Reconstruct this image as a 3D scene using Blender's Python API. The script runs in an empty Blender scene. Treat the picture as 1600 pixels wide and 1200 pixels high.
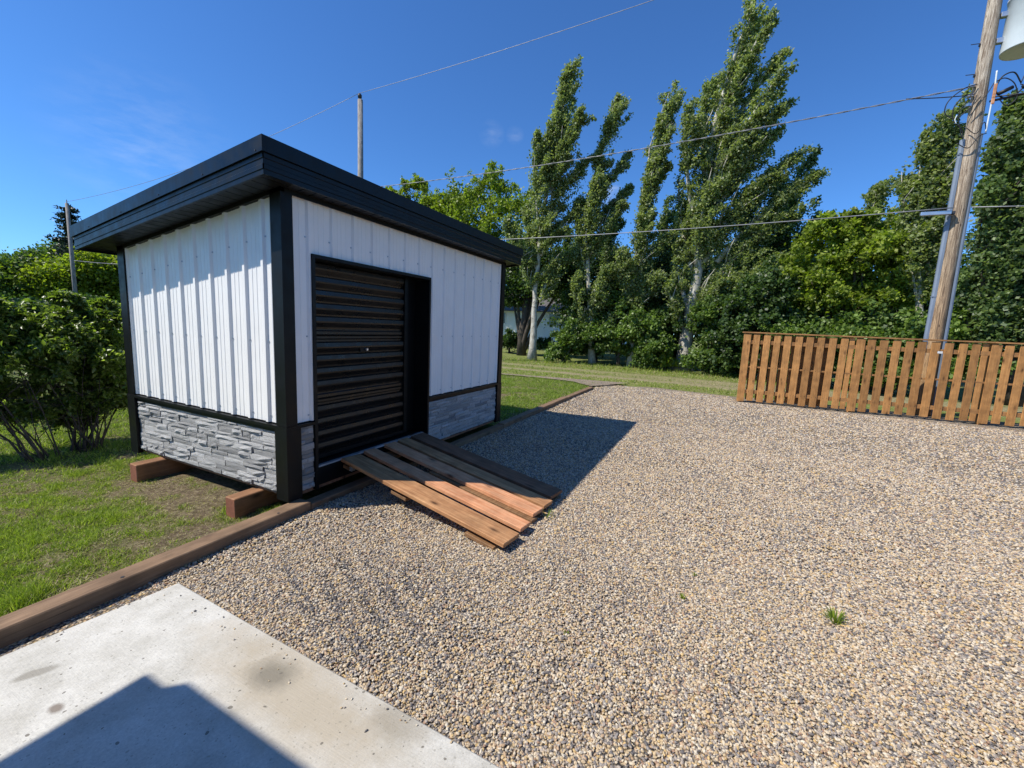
import bpy, math, random
import numpy as np
from mathutils import Vector, Matrix

random.seed(7)
RNG = np.random.default_rng(7)
SC = bpy.context.scene
COL = SC.collection
R = math.radians

# ------------------------------------------------------------------ camera
EYE = Vector((0, 0, 1.55))
F_PX, PITCH, ROLL, YAW = 657.73, 0.13509, 0.04530, 0.44871
fw = Vector((math.cos(YAW) * math.cos(PITCH), math.sin(YAW) * math.cos(PITCH), -math.sin(PITCH)))
r0 = Vector((math.sin(YAW), -math.cos(YAW), 0))
u0 = r0.cross(fw)
rt = r0 * math.cos(ROLL) + u0 * math.sin(ROLL)
up = -r0 * math.sin(ROLL) + u0 * math.cos(ROLL)
cam_d = bpy.data.cameras.new('camera')
cam = bpy.data.objects.new('camera', cam_d)
COL.objects.link(cam)
m = Matrix((rt, up, -fw)).transposed().to_4x4()
m.translation = EYE
cam.matrix_world = m
cam_d.sensor_width = 36
cam_d.lens = 36 * F_PX / 1600
cam_d.clip_start = 0.05
cam_d.clip_end = 2000
SC.camera = cam

# ------------------------------------------------------------------ light
SUN_DIR = Vector((1.51, -1.65, -2.70)).normalized()       # the way the light travels
SUN_EL = math.asin(-SUN_DIR.z)
SUN_ROT = math.atan2(-SUN_DIR.x, -SUN_DIR.y)
W = bpy.data.worlds.new('World')
SC.world = W
W.use_nodes = True
wn = W.node_tree
bg = wn.nodes['Background']
sky = wn.nodes.new('ShaderNodeTexSky')
sky.sky_type = 'NISHITA'
sky.sun_disc = False
sky.sun_elevation = SUN_EL
sky.sun_rotation = SUN_ROT
sky.altitude = 500
sky.air_density = 1.0
sky.dust_density = 0.15
sky.ozone_density = 3.0
bg.inputs['Strength'].default_value = 0.087
tint = wn.nodes.new('ShaderNodeMix')
tint.data_type = 'RGBA'; tint.blend_type = 'MULTIPLY'
tint.inputs[0].default_value = 1.0
tint.inputs[7].default_value = (.60, 1.09, 1.66, 1)
wn.links.new(sky.outputs[0], tint.inputs[6])
# a few thin wisps of high cloud, each at its own place in the sky
tcw = wn.nodes.new('ShaderNodeTexCoord')


def wn_math(op, a, b=0.0, clamp=False):
    nd = wn.nodes.new('ShaderNodeMath'); nd.operation = op; nd.use_clamp = clamp
    for i, v in enumerate((a, b)):
        if hasattr(v, 'links'): wn.links.new(v, nd.inputs[i])
        else: nd.inputs[i].default_value = v
    return nd.outputs[0]


wmap = wn.nodes.new('ShaderNodeMapping'); wmap.inputs['Scale'].default_value = (9, 9, 30)
wn.links.new(tcw.outputs['Generated'], wmap.inputs[0])
wno = wn.nodes.new('ShaderNodeTexNoise'); wno.inputs['Scale'].default_value = 1.6; wno.inputs['Detail'].default_value = 6
wno.inputs['Roughness'].default_value = .62
wn.links.new(wmap.outputs[0], wno.inputs['Vector'])
cloud = None
for (cx_, cy_, cz_), rad_, amt in (((.801, .457, .387), .028, .13), ((.823, .415, .388), .020, .13), ((.396, .88, .262), .14, .13), ((.926, .241, .291), .030, .6)):
    vm = wn.nodes.new('ShaderNodeVectorMath'); vm.operation = 'DISTANCE'
    wn.links.new(tcw.outputs['Generated'], vm.inputs[0]); vm.inputs[1].default_value = Vector((cx_, cy_, cz_)).normalized()
    msk = wn_math('SUBTRACT', 1.0, wn_math('DIVIDE', vm.outputs['Value'], rad_), True)
    w_ = wn_math('MULTIPLY', wn_math('MULTIPLY', msk, amt), wn_math('MULTIPLY', wn_math('SUBTRACT', wno.outputs['Fac'], .42), 3.2, True), True)
    cloud = w_ if cloud is None else wn_math('MAXIMUM', cloud, w_)
cmix = wn.nodes.new('ShaderNodeMix'); cmix.data_type = 'RGBA'
wn.links.new(cloud, cmix.inputs[0]); wn.links.new(tint.outputs[2], cmix.inputs[6]); cmix.inputs[7].default_value = (9.5, 10, 10.5, 1)
wn.links.new(cmix.outputs[2], bg.inputs['Color'])

sun_d = bpy.data.lights.new('sun', 'SUN')
sun = bpy.data.objects.new('sun', sun_d)
COL.objects.link(sun)
sun_d.energy = 5.0
sun_d.angle = R(0.55)
sun_d.color = (1.0, 0.945, 0.85)
sun.rotation_euler = SUN_DIR.to_track_quat('-Z', 'Y').to_euler()
sun.location = (-10, 12, 20)
SC.view_settings.view_transform = 'Standard'
SC.view_settings.look = 'None'
SC.view_settings.exposure = 0.27
SC.view_settings.gamma = 1.0
SC.view_settings.use_curve_mapping = False


def spot(px, py, X):
    """point of the vertical plane x = X seen at a pixel of the 1600 px photograph"""
    d = fw + rt * ((px - 800) / F_PX) - up * ((py - 600) / F_PX)
    return EYE + d * (X / d.x)


# ------------------------------------------------------------------ materials
class NT:
    def __init__(s, name):
        s.m = bpy.data.materials.new(name)
        s.m.use_nodes = True
        s.t = s.m.node_tree
        s.b = s.t.nodes['Principled BSDF']
        s.out = s.t.nodes['Material Output']

    def n(s, kind, **kw):
        nd = s.t.nodes.new('ShaderNode' + kind)
        for k, v in kw.items():
            setattr(nd, k, v)
        return nd

    def l(s, a, b):
        s.t.links.new(a, b)

    def val(s, sock, v):
        if hasattr(v, 'links'):
            s.l(v, sock)
        else:
            sock.default_value = v

    def coord(s, kind='Object', scale=(1, 1, 1), rnd=False, offset=None):
        tc = s.n('TexCoord')
        src = tc.outputs[kind]
        if rnd:
            oi = s.n('ObjectInfo')
            mu = s.n('VectorMath', operation='SCALE')
            cx = s.n('CombineXYZ')
            s.l(oi.outputs['Random'], cx.inputs[0]); s.l(oi.outputs['Random'], cx.inputs[1])
            s.l(oi.outputs['Random'], cx.inputs[2])
            s.l(cx.outputs[0], mu.inputs[0]); mu.inputs['Scale'].default_value = 37.0
            ad = s.n('VectorMath', operation='ADD')
            s.l(src, ad.inputs[0]); s.l(mu.outputs[0], ad.inputs[1])
            src = ad.outputs[0]
        mp = s.n('Mapping')
        mp.inputs['Scale'].default_value = scale
        s.l(src, mp.inputs[0])
        return mp.outputs[0]

    def noise(s, vec, scale, detail=4, rough=.55, dist=0, out='Fac'):
        nd = s.n('TexNoise')
        nd.inputs['Scale'].default_value = scale
        nd.inputs['Detail'].default_value = detail
        nd.inputs['Roughness'].default_value = rough
        nd.inputs['Distortion'].default_value = dist
        s.l(vec, nd.inputs['Vector'])
        return nd.outputs[out]

    def voro(s, vec, scale, out='Distance', feature='F1', rnd=1.0):
        nd = s.n('TexVoronoi', feature=feature)
        nd.inputs['Scale'].default_value = scale
        nd.inputs['Randomness'].default_value = rnd
        s.l(vec, nd.inputs['Vector'])
        return nd.outputs[out]

    def ramp(s, fac, stops, interp='LINEAR'):
        nd = s.n('ValToRGB')
        nd.color_ramp.interpolation = interp
        el = nd.color_ramp.elements
        while len(el) < len(stops):
            el.new(0.5)
        for e, (p, c) in zip(el, stops):
            e.position = p
            e.color = (c, c, c, 1) if isinstance(c, (int, float)) else (*c, 1)
        s.l(fac, nd.inputs[0])
        return nd.outputs[0]

    def mix(s, fac, a, b, mode='MIX'):
        nd = s.n('Mix', data_type='RGBA', blend_type=mode)
        s.val(nd.inputs[0], fac)
        for i, v in ((6, a), (7, b)):
            if hasattr(v, 'links'):
                s.l(v, nd.inputs[i])
            else:
                nd.inputs[i].default_value = (v, v, v, 1) if isinstance(v, (int, float)) else (*v, 1)
        return nd.outputs[2]

    def math(s, op, a, b=0.0, clamp=False):
        nd = s.n('Math', operation=op, use_clamp=clamp)
        s.val(nd.inputs[0], a); s.val(nd.inputs[1], b)
        return nd.outputs[0]

    def bump(s, h, strength=.3, dist=.01):
        nd = s.n('Bump')
        nd.inputs['Strength'].default_value = strength
        nd.inputs['Distance'].default_value = dist
        s.l(h, nd.inputs['Height'])
        s.l(nd.outputs[0], s.b.inputs['Normal'])

    def base(s, c, rough=.6, spec=.5, metal=0.0):
        if hasattr(c, 'links'):
            s.l(c, s.b.inputs['Base Color'])
        else:
            s.b.inputs['Base Color'].default_value = (*c, 1)
        s.val(s.b.inputs['Roughness'], rough)
        s.b.inputs['Specular IOR Level'].default_value = spec
        s.b.inputs['Metallic'].default_value = metal
        return s.m


def wood_mat(name, light, dark, axis, rough=.75, knots=True, vary=.35, wet=0.0):
    """axis = index of the grain direction in object space"""
    n = NT(name)
    sc = [14, 14, 14]; sc[axis] = 0.9
    v = n.coord('Object', tuple(sc), rnd=True)
    g = n.noise(v, 3.2, 6, .65, .6)
    sc2 = [60, 60, 60]; sc2[axis] = 2.0
    v2 = n.coord('Object', tuple(sc2), rnd=True)
    g2 = n.noise(v2, 3.0, 4, .6)
    c = n.ramp(g, [(.30, dark), (.55, tuple((a + b) / 2 for a, b in zip(light, dark))), (.72, light)])
    c = n.mix(n.math('MULTIPLY', g2, .55), c, tuple(x * .62 for x in dark))
    oi = n.n('ObjectInfo')
    tint = n.ramp(oi.outputs['Random'], [(0, 1 - vary), (.5, 1.0), (1, 1 + vary * .5)])
    c = n.mix(1.0, c, tint, 'MULTIPLY')
    if knots:
        sk = [8, 8, 8]; sk[axis] = 3.2
        vk = n.coord('Object', tuple(sk), rnd=True)
        k = n.voro(vk, 1.0)
        km = n.ramp(k, [(.05, 1.0), (.15, .35), (.24, 0.0)])
        c = n.mix(km, c, tuple(x * .30 for x in dark))
    vb = n.coord('Object', (3, 3, 3), rnd=True)
    bl = n.ramp(n.noise(vb, 2.0, 5), [(.35, .72), (.65, 1.08)])
    c = n.mix(1.0, c, bl, 'MULTIPLY')
    n.base(c, rough, .35)
    n.bump(n.math('ADD', g, g2), .35, .004)
    return n.m


def leaf_mat(name, cols, back=None, trans=.32, rough=.45, spec=.4):
    n = NT(name)
    geo = n.n('NewGeometry')
    c = n.ramp(geo.outputs['Random Per Island'], [(i / (len(cols) - 1), k) for i, k in enumerate(cols)])
    v = n.coord('Object', (1, 1, 1))
    big = n.ramp(n.noise(v, .9, 3), [(.3, .72), (.7, 1.2)])
    c = n.mix(1.0, c, big, 'MULTIPLY')
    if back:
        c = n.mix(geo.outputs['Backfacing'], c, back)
    n.base(c, rough, spec)
    tr = n.n('BsdfTranslucent')
    tc = n.mix(1.0, c, (1.5, 1.75, .55), 'MULTIPLY')
    n.l(tc, tr.inputs['Color'])
    mx = n.n('MixShader')
    mx.inputs[0].default_value = trans
    n.l(n.b.outputs[0], mx.inputs[1]); n.l(tr.outputs[0], mx.inputs[2])
    n.l(mx.outputs[0], n.out.inputs['Surface'])
    return n.m


def bark_mat(name, light, dark, scale=1.0, marks=True):
    n = NT(name)
    v = n.coord('Object', (6 * scale, 6 * scale, 1.6 * scale))
    a = n.noise(v, 2.5, 8, .65, .4)
    c = n.ramp(a, [(.33, dark), (.5, tuple((x + y) / 2 for x, y in zip(light, dark))), (.62, light)])
    if marks:
        vm = n.coord('Object', (3, 3, 9))
        k = n.ramp(n.noise(vm, 1.6, 3), [(.60, 0.0), (.68, .85)])
        c = n.mix(k, c, tuple(x * .45 for x in dark))
    n.base(c, .85, .2)
    n.bump(a, .6, .02)
    return n.m


def metal_mat(name, col, rough=.4, spec=.5, metal=0.0, dirt=.12, wav=0.0):
    n = NT(name)
    v = n.coord('Object', (1, 1, 1), rnd=True)
    a = n.noise(v, 4, 6, .6)
    dc = tuple(x * (1 - dirt * 2.5) for x in col)
    c = n.ramp(a, [(.3, dc), (.6, col)])
    r = n.ramp(n.noise(v, 9, 4), [(.3, max(0, rough - .08)), (.7, min(1, rough + .12))])
    n.base(c, r, spec, metal)
    if wav:
        n.bump(n.noise(n.coord('Object', (3, 3, .7), rnd=True), 2.2, 2), wav, .03)
    return n.m


M = {}
M['white_metal'] = metal_mat('painted_white_steel', (.88, .855, .815), .42, .4, 0, .02, .03)
M['black_metal'] = metal_mat('painted_black_steel', (.005, .0053, .0055), .42, .22, 0, .1, .10)
M['black_fascia'] = metal_mat('black_fascia_steel', (.004, .0065, .009), .34, .26, 0, .1, .15)
M['soffit'] = metal_mat('black_soffit', (.010, .010, .011), .45, .35)
M['curtain'] = metal_mat('dark_brown_black_door_steel', (.010, .0078, .006), .30, .42, 0, .1, .05)
M['galv'] = metal_mat('galvanized_steel', (.48, .52, .57), .38, .5, .55, .1)
M['pvc'] = metal_mat('grey_guard_plastic', (.20, .245, .31), .5, .4, 0, .08)
M['bright'] = metal_mat('aluminium', (.62, .64, .67), .3, .5, .8, .08)
M['trans'] = metal_mat('transformer_paint', (.66, .72, .73), .4, .5, 0, .04)
M['darkmetal'] = metal_mat('dark_hardware', (.05, .05, .055), .5, .5, .3)
M['cable'] = metal_mat('black_cable', (.016, .016, .018), .5, .4)
M['wire'] = metal_mat('bare_wire', (.30, .30, .31), .5, .4, .3)
M['plastic_white'] = metal_mat('white_tag', (.75, .75, .72), .5)

n = NT('molded_ledge_stone')
v = n.coord('Object', (1, 1, 1), rnd=True)
a = n.noise(n.coord('Object', (9, 9, 30), rnd=True), 2.2, 8, .7, .5)
b = n.noise(v, 60, 4, .7)
c = n.ramp(a, [(.25, (.12, .118, .115)), (.40, (.34, .338, .33)), (.56, (.56, .555, .545)), (.72, (.78, .775, .76))])
oi = n.n('ObjectInfo')
c = n.mix(1.0, c, n.ramp(oi.outputs['Random'], [(0, .62), (.5, 1.0), (1, 1.22)]), 'MULTIPLY')
c = n.mix(1.0, c, n.ramp(b, [(.3, .7), (.7, 1.15)]), 'MULTIPLY')
n.base(c, .72, .3)
n.bump(n.math('ADD', a, n.math('MULTIPLY', b, .4)), .9, .012)
M['stone'] = n.m
M['stone_back'] = metal_mat('dark_stone_backing', (.06, .063, .07), .8, .2)  # plain dark backing behind the stones, also on wall core and framing

M['ramp_new'] = wood_mat('fresh_pink_pine', (.88, .54, .31), (.60, .23, .10), 1, vary=.12)
M['ramp_tan'] = wood_mat('tan_weathered_plank', (.74, .42, .20), (.36, .16, .065), 1, vary=.12)
M['ramp_brown'] = wood_mat('brown_treated_plank', (.42, .22, .12), (.20, .095, .05), 1, vary=.15)
M['ramp_sup'] = wood_mat('ramp_bearer_wood', (.42, .24, .11), (.20, .10, .045), 0, vary=.15)
M['fence'] = wood_mat('treated_fence_wood', (.72, .37, .125), (.42, .195, .06), 2, vary=.30, rough=.7)
M['fence_y'] = wood_mat('treated_fence_rail', (.66, .34, .115), (.28, .135, .05), 1, vary=.15, knots=False, rough=.7)
M['timber'] = wood_mat('brown_landscape_timber', (.38, .245, .145), (.19, .115, .065), 0, vary=.18)
M['runner'] = wood_mat('rusty_brown_timber', (.42, .22, .11), (.24, .115, .055), 0, vary=.10)
M['endgrain'] = wood_mat('timber_end_grain', (.36, .15, .085), (.22, .08, .045), 0, vary=.1)
n = NT('utility_pole_wood')
v = n.coord('Object', (22, 22, .9))
g = n.noise(v, 1.6, 8, .75, 1.6)
zz = n.n('SeparateXYZ'); tco = n.n('TexCoord'); n.l(tco.outputs['Object'], zz.inputs[0])
lo = n.ramp(n.math('DIVIDE', zz.outputs[2], 10.0), [(.12, (.50, .31, .15)), (.35, (.52, .40, .27)), (.7, (.58, .50, .40))])
c = n.mix(n.ramp(g, [(.40, .95), (.49, .6), (.58, 0.0)]), lo, (.13, .085, .055))
k = n.ramp(n.voro(n.coord('Object', (6, 6, 2.6)), 1.3), [(.06, 1.0), (.14, 0.0)])
c = n.mix(n.math('MULTIPLY', k, .8), c, (.06, .035, .022))
n.base(c, .85, .2)
n.bump(g, .8, .02)
M['pole'] = n.m
M['pole_grey'] = bark_mat('weathered_grey_pole', (.36, .33, .30), (.17, .155, .14), 1.0, False)

M['bark_pale'] = bark_mat('pale_poplar_bark', (.56, .53, .45), (.26, .235, .19))
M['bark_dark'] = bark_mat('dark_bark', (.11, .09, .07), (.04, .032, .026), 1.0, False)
M['twig'] = bark_mat('shrub_stem_bark', (.105, .085, .068), (.045, .036, .03), 2.0, False)
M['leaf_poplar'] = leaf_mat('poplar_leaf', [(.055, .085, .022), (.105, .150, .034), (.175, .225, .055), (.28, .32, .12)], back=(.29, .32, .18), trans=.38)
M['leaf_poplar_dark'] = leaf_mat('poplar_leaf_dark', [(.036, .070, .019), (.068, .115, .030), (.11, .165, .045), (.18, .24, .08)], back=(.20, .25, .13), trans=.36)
M['leaf_bright'] = leaf_mat('bright_maple_leaf', [(.08, .12, .015), (.15, .205, .022), (.22, .285, .032), (.32, .37, .06)], trans=.42)
M['leaf_yellow'] = leaf_mat('yellow_green_leaf', [(.11, .15, .016), (.17, .22, .020), (.23, .28, .028), (.30, .34, .05)], trans=.5)
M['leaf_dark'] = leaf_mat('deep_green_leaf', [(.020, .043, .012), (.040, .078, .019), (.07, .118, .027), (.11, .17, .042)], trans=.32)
M['leaf_mid'] = leaf_mat('mid_green_leaf', [(.046, .088, .018), (.09, .148, .027), (.14, .21, .037), (.20, .28, .065)])
M['leaf_lilac'] = leaf_mat('glossy_shrub_leaf', [(.065, .10, .02), (.12, .17, .034), (.19, .25, .055), (.32, .37, .13)], trans=.5, rough=.34, spec=.6)
M['leaf_spruce'] = leaf_mat('spruce_needles', [(.012, .024, .014), (.02, .038, .020), (.034, .055, .03)], trans=.1)

# grass
n = NT('grass_blade')
at = n.n('Attribute', attribute_name='dry', attribute_type='GEOMETRY')
geo = n.n('NewGeometry')
g1 = n.ramp(geo.outputs['Random Per Island'], [(0, (.11, .16, .022)), (.4, (.20, .27, .034)), (.75, (.30, .37, .06)), (1, (.42, .46, .14))])
g2 = n.ramp(geo.outputs['Random Per Island'], [(0, (.20, .15, .085)), (.5, (.38, .31, .18)), (1, (.56, .48, .30))])
c = n.mix(at.outputs['Fac'], g1, g2)
n.base(c, .5, .35)
tr = n.n('BsdfTranslucent'); n.l(n.mix(1.0, c, (1.4, 1.6, .6), 'MULTIPLY'), tr.inputs['Color'])
mx = n.n('MixShader'); mx.inputs[0].default_value = .42
n.l(n.b.outputs[0], mx.inputs[1]); n.l(tr.outputs[0], mx.inputs[2]); n.l(mx.outputs[0], n.out.inputs['Surface'])
M['grass'] = n.m

# pebbles
PEB = [(0, (.60, .465, .30)), (.14, (.41, .345, .285)), (.26, (.66, .55, .40)), (.38, (.25, .22, .20)), (.46, (.57, .43, .255)),
       (.56, (.145, .132, .128)), (.65, (.50, .35, .22)), (.73, (.68, .60, .47)), (.82, (.30, .27, .25)), (.90, (.62, .43, .19)), (.96, (.38, .24, .16))]
n = NT('pebble')
at = n.n('Attribute', attribute_name='shade', attribute_type='INSTANCER')
c = n.ramp(at.outputs['Fac'], PEB, 'CONSTANT')
c = n.mix(1.0, c, n.ramp(n.noise(n.coord('Object', (1, 1, 1)), 5, 3), [(.3, .66), (.7, 1.02)]), 'MULTIPLY')
n.base(c, .6, .4)
M['pebble'] = n.m

n = NT('gravel_ground')
v = n.coord('Object', (1, 1, 1))
vo = n.n('TexVoronoi'); vo.inputs['Scale'].default_value = 75; n.l(v, vo.inputs['Vector'])
sp = n.n('SeparateColor'); n.l(vo.outputs['Color'], sp.inputs[0])
c = n.ramp(sp.outputs[0], PEB, 'CONSTANT')
dk = n.ramp(vo.outputs['Distance'], [(.25, .95), (.7, .25)])
c = n.mix(1.0, c, dk, 'MULTIPLY')
big = n.noise(v, .5, 4)
c = n.mix(1.0, c, n.ramp(big, [(.3, .85), (.7, 1.12)]), 'MULTIPLY')
n.base(c, .8, .25)
n.bump(n.math('SUBTRACT', 1.0, vo.outputs['Distance']), .9, .012)
M['gravel'] = n.m

# ground, lawn
def ground_mat(name, lane):
    n = NT(name)
    v = n.coord('Object', (1, 1, 1))
    sep = n.n('SeparateXYZ'); n.l(v, sep.inputs[0])
    a = n.noise(v, 1.1, 8, .65)
    f = n.noise(v, 14, 6, .75)
    gr = n.ramp(f, [(.3, (.07, .10, .018)), (.5, (.14, .18, .032)), (.7, (.25, .25, .075))])
    di = n.ramp(f, [(.3, (.17, .125, .08)), (.5, (.31, .24, .16)), (.7, (.44, .36, .25))])
    if lane:
        x = n.math('ADD', sep.outputs[0], n.math('MULTIPLY', n.math('SUBTRACT', a, .5), 2.2))

        def band(cx, w, soft):
            d = n.math('ABSOLUTE', n.math('SUBTRACT', x, cx))
            return n.math('SUBTRACT', 1.0, n.math('DIVIDE', n.math('SUBTRACT', d, w), soft, True), True)
        t1 = band(14.4, .18, .35)
        t2 = band(16.0, .30, .5)
        t3 = n.math('MULTIPLY', band(15.2, .9, .8), n.ramp(sep.outputs[1], [(0, 1.0), (1, 1.0)]))
        yfac = n.math('SUBTRACT', 1.0, n.math('DIVIDE', n.math('SUBTRACT', sep.outputs[1], .5), 5.0, True), True)
        t3 = n.math('MULTIPLY', t3, n.math('ADD', n.math('MULTIPLY', yfac, .8), .12))
        m_ = n.math('MAXIMUM', n.math('MAXIMUM', t1, n.math('MULTIPLY', t2, .7)), t3)
        patch = n.ramp(n.noise(v, 2.5, 6, .7), [(.40, 0.0), (.60, 1.0)])
        m_ = n.math('MAXIMUM', m_, n.math('MULTIPLY', patch, .40))
        m_ = n.math('MULTIPLY', m_, n.ramp(f, [(.30, .30), (.60, .85)]))
        c = n.mix(m_, gr, di)
    else:
        c = gr
    n.base(c, .95, .15)
    n.bump(f, .8, .04)
    return n.m


M['ground'] = ground_mat('lane_dirt_and_grass', True)
n = NT('lawn_soil')
v = n.coord('Object', (1, 1, 1))
f = n.noise(v, 30, 7, .75)
a = n.noise(v, 2.2, 5, .6)
th = n.ramp(f, [(.32, (.055, .040, .026)), (.5, (.16, .12, .075)), (.68, (.34, .28, .18))])
gg = n.ramp(f, [(.3, (.04, .055, .012)), (.5, (.085, .12, .02)), (.7, (.15, .15, .055))])
at = n.n('Attribute', attribute_name='dry', attribute_type='GEOMETRY')
c = n.mix(n.math('ADD', at.outputs['Fac'], n.math('MULTIPLY', n.math('SUBTRACT', a, .5), .9), True), gg, th)
n.base(c, .95, .15)
n.bump(f, .9, .03)
M['lawn'] = n.m

# concrete
n = NT('broomed_concrete')
v = n.coord('Object', (1, 1, 1))
fine = n.noise(v, 120, 5, .75)
med = n.noise(v, 6, 7, .6)
broom = n.noise(n.coord('Object', (120, 5, 5)), 1.0, 4, .6)
c = n.ramp(med, [(.32, (.46, .44, .385)), (.5, (.55, .53, .475)), (.68, (.62, .60, .545))])
c = n.mix(1.0, c, n.ramp(fine, [(.3, .78), (.65, 1.06)]), 'MULTIPLY')


def stain(cx, cy, rx, ry, rot, inner=.35):
    tc = n.n('TexCoord')
    mp = n.n('Mapping', vector_type='TEXTURE')
    mp.inputs['Location'].default_value = (cx, cy, 0)
    mp.inputs['Rotation'].default_value = (0, 0, rot)
    mp.inputs['Scale'].default_value = (rx, ry, 50)
    n.l(tc.outputs['Object'], mp.inputs[0])
    ln = n.n('VectorMath', operation='LENGTH'); n.l(mp.outputs[0], ln.inputs[0])
    d = n.math('ADD', ln.outputs['Value'], n.math('MULTIPLY', n.math('SUBTRACT', n.noise(v, 9, 6, .65), .5), .9))
    return n.ramp(d, [(inner, 1.0), (1.0, 0.0)])


c = n.mix(n.math('MULTIPLY', stain(1.02, 1.40, .26, .85, -.1, .3), .85), c, (.40, .34, .25))
c = n.mix(n.math('MULTIPLY', stain(1.035, 1.57, .10, .15, 0, .3), .95), c, (.22, .195, .15))
c = n.mix(n.math('MULTIPLY', stain(.572, 2.42, .085, .030, -.43, .6), .8), c, (.27, .25, .21))
c = n.mix(n.math('MULTIPLY', stain(.545, 2.13, .025, .035, 0, .5), .8), c, (.16, .12, .09))
c = n.mix(n.math('MULTIPLY', stain(1.12, .95, .10, .16, 0, .4), .5), c, (.25, .215, .16))
pv = n.coord('Object', (1, 1, 1))
wob = n.n('VectorMath', operation='ADD'); n.l(pv, wob.inputs[0])
sc_ = n.n('VectorMath', operation='SCALE'); n.l(n.noise(pv, 30, 2, .5, 0, 'Color'), sc_.inputs[0]); sc_.inputs['Scale'].default_value = .02
n.l(sc_.outputs[0], wob.inputs[1])
vo = n.n('TexVoronoi'); vo.inputs['Scale'].default_value = 30; n.l(wob.outputs[0], vo.inputs['Vector'])
sp = n.n('SeparateColor'); n.l(vo.outputs['Color'], sp.inputs[0])
size = n.math('MULTIPLY', n.math('POWER', sp.outputs[0], 3.0), .22)
pit = n.math('LESS_THAN', vo.outputs['Distance'], size)
pit = n.math('MULTIPLY', pit, n.math('GREATER_THAN', sp.outputs[1], .2))
c = n.mix(n.math('MULTIPLY', pit, .8), c, (.14, .125, .10))
vo2 = n.n('TexVoronoi'); vo2.inputs['Scale'].default_value = 75; n.l(wob.outputs[0], vo2.inputs['Vector'])
sp2 = n.n('SeparateColor'); n.l(vo2.outputs['Color'], sp2.inputs[0])
pit2 = n.math('LESS_THAN', vo2.outputs['Distance'], n.math('MULTIPLY', n.math('POWER', sp2.outputs[0], 2.5), .33))
c = n.mix(n.math('MULTIPLY', pit2, .42), c, (.20, .185, .15))
n.base(c, .85, .25)
h = n.math('SUBTRACT', n.math('ADD', n.math('MULTIPLY', fine, .35), n.math('MULTIPLY', broom, .5)), n.math('MULTIPLY', pit, 1.2))
n.bump(h, .45, .006)
M['concrete'] = n.m

n = NT('house_siding')
n.base((.80, .81, .79), .6)
M['siding'] = n.m
n = NT('roof_shingles')
n.base(n.ramp(n.noise(n.coord('Object', (1, 1, 1)), 7, 5), [(.3, (.07, .065, .06)), (.7, (.16, .15, .14))]), .9, .2)
M['shingle'] = n.m
n = NT('window_glass')
n.base((.03, .04, .05), .08, .7)
M['glass'] = n.m


def checks(mat, axis, amount=.8):
    """long drying cracks and nail-brown flecks over a wood material"""
    nt = mat.node_tree
    bsdf = nt.nodes['Principled BSDF']
    src = bsdf.inputs['Base Color'].links[0].from_socket
    tc = nt.nodes.new('ShaderNodeTexCoord'); mp = nt.nodes.new('ShaderNodeMapping')
    sc = [34, 34, 34]; sc[axis] = 1.1
    mp.inputs['Scale'].default_value = sc
    nt.links.new(tc.outputs['Object'], mp.inputs[0])
    no = nt.nodes.new('ShaderNodeTexNoise'); no.inputs['Scale'].default_value = 1.7; no.inputs['Detail'].default_value = 3
    nt.links.new(mp.outputs[0], no.inputs['Vector'])
    rp = nt.nodes.new('ShaderNodeValToRGB')
    rp.color_ramp.elements[0].position = .27; rp.color_ramp.elements[0].color = (1, 1, 1, 1)
    rp.color_ramp.elements[1].position = .34; rp.color_ramp.elements[1].color = (0, 0, 0, 1)
    nt.links.new(no.outputs['Fac'], rp.inputs[0])
    mu = nt.nodes.new('ShaderNodeMath'); mu.operation = 'MULTIPLY'; mu.inputs[1].default_value = amount
    nt.links.new(rp.outputs[0], mu.inputs[0])
    mx_ = nt.nodes.new('ShaderNodeMix'); mx_.data_type = 'RGBA'
    nt.links.new(mu.outputs[0], mx_.inputs[0]); nt.links.new(src, mx_.inputs[6]); mx_.inputs[7].default_value = (.04, .025, .015, 1)
    nt.links.new(mx_.outputs[2], bsdf.inputs['Base Color'])


checks(M['timber'], 0, .85); checks(M['fence'], 2, .6); checks(M['ramp_tan'], 1, .7); checks(M['ramp_brown'], 1, .7); checks(M['ramp_new'], 1, .35); checks(M['runner'], 0, .6)


# ------------------------------------------------------------------ mesh helpers
def obj(name, mesh, mat, parent=None):
    o = bpy.data.objects.new(name, mesh)
    COL.objects.link(o)
    if mat is not None and not mesh.materials:
        mesh.materials.append(mat)
    if parent is not None:
        o.parent = parent
    return o


def tag(o, label=None, cat=None, group=None, kind=None):
    if label: o['label'] = label
    if cat: o['category'] = cat
    if group: o['group'] = group
    if kind: o['kind'] = kind
    return o


def thing(name, label, cat, loc=(0, 0, 0), rz=0, group=None):
    o = bpy.data.objects.new(name, None)
    COL.objects.link(o)
    o.empty_display_size = .1
    o.location = loc
    o.rotation_euler = (0, 0, rz)
    return tag(o, label, cat, group)


def mesh_of(name, verts, faces, smooth=False):
    me = bpy.data.meshes.new(name)
    me.from_pydata([tuple(v) for v in verts], [], faces)
    me.update()
    if smooth:
        me.polygons.foreach_set('use_smooth', [True] * len(me.polygons))
    return me


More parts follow.
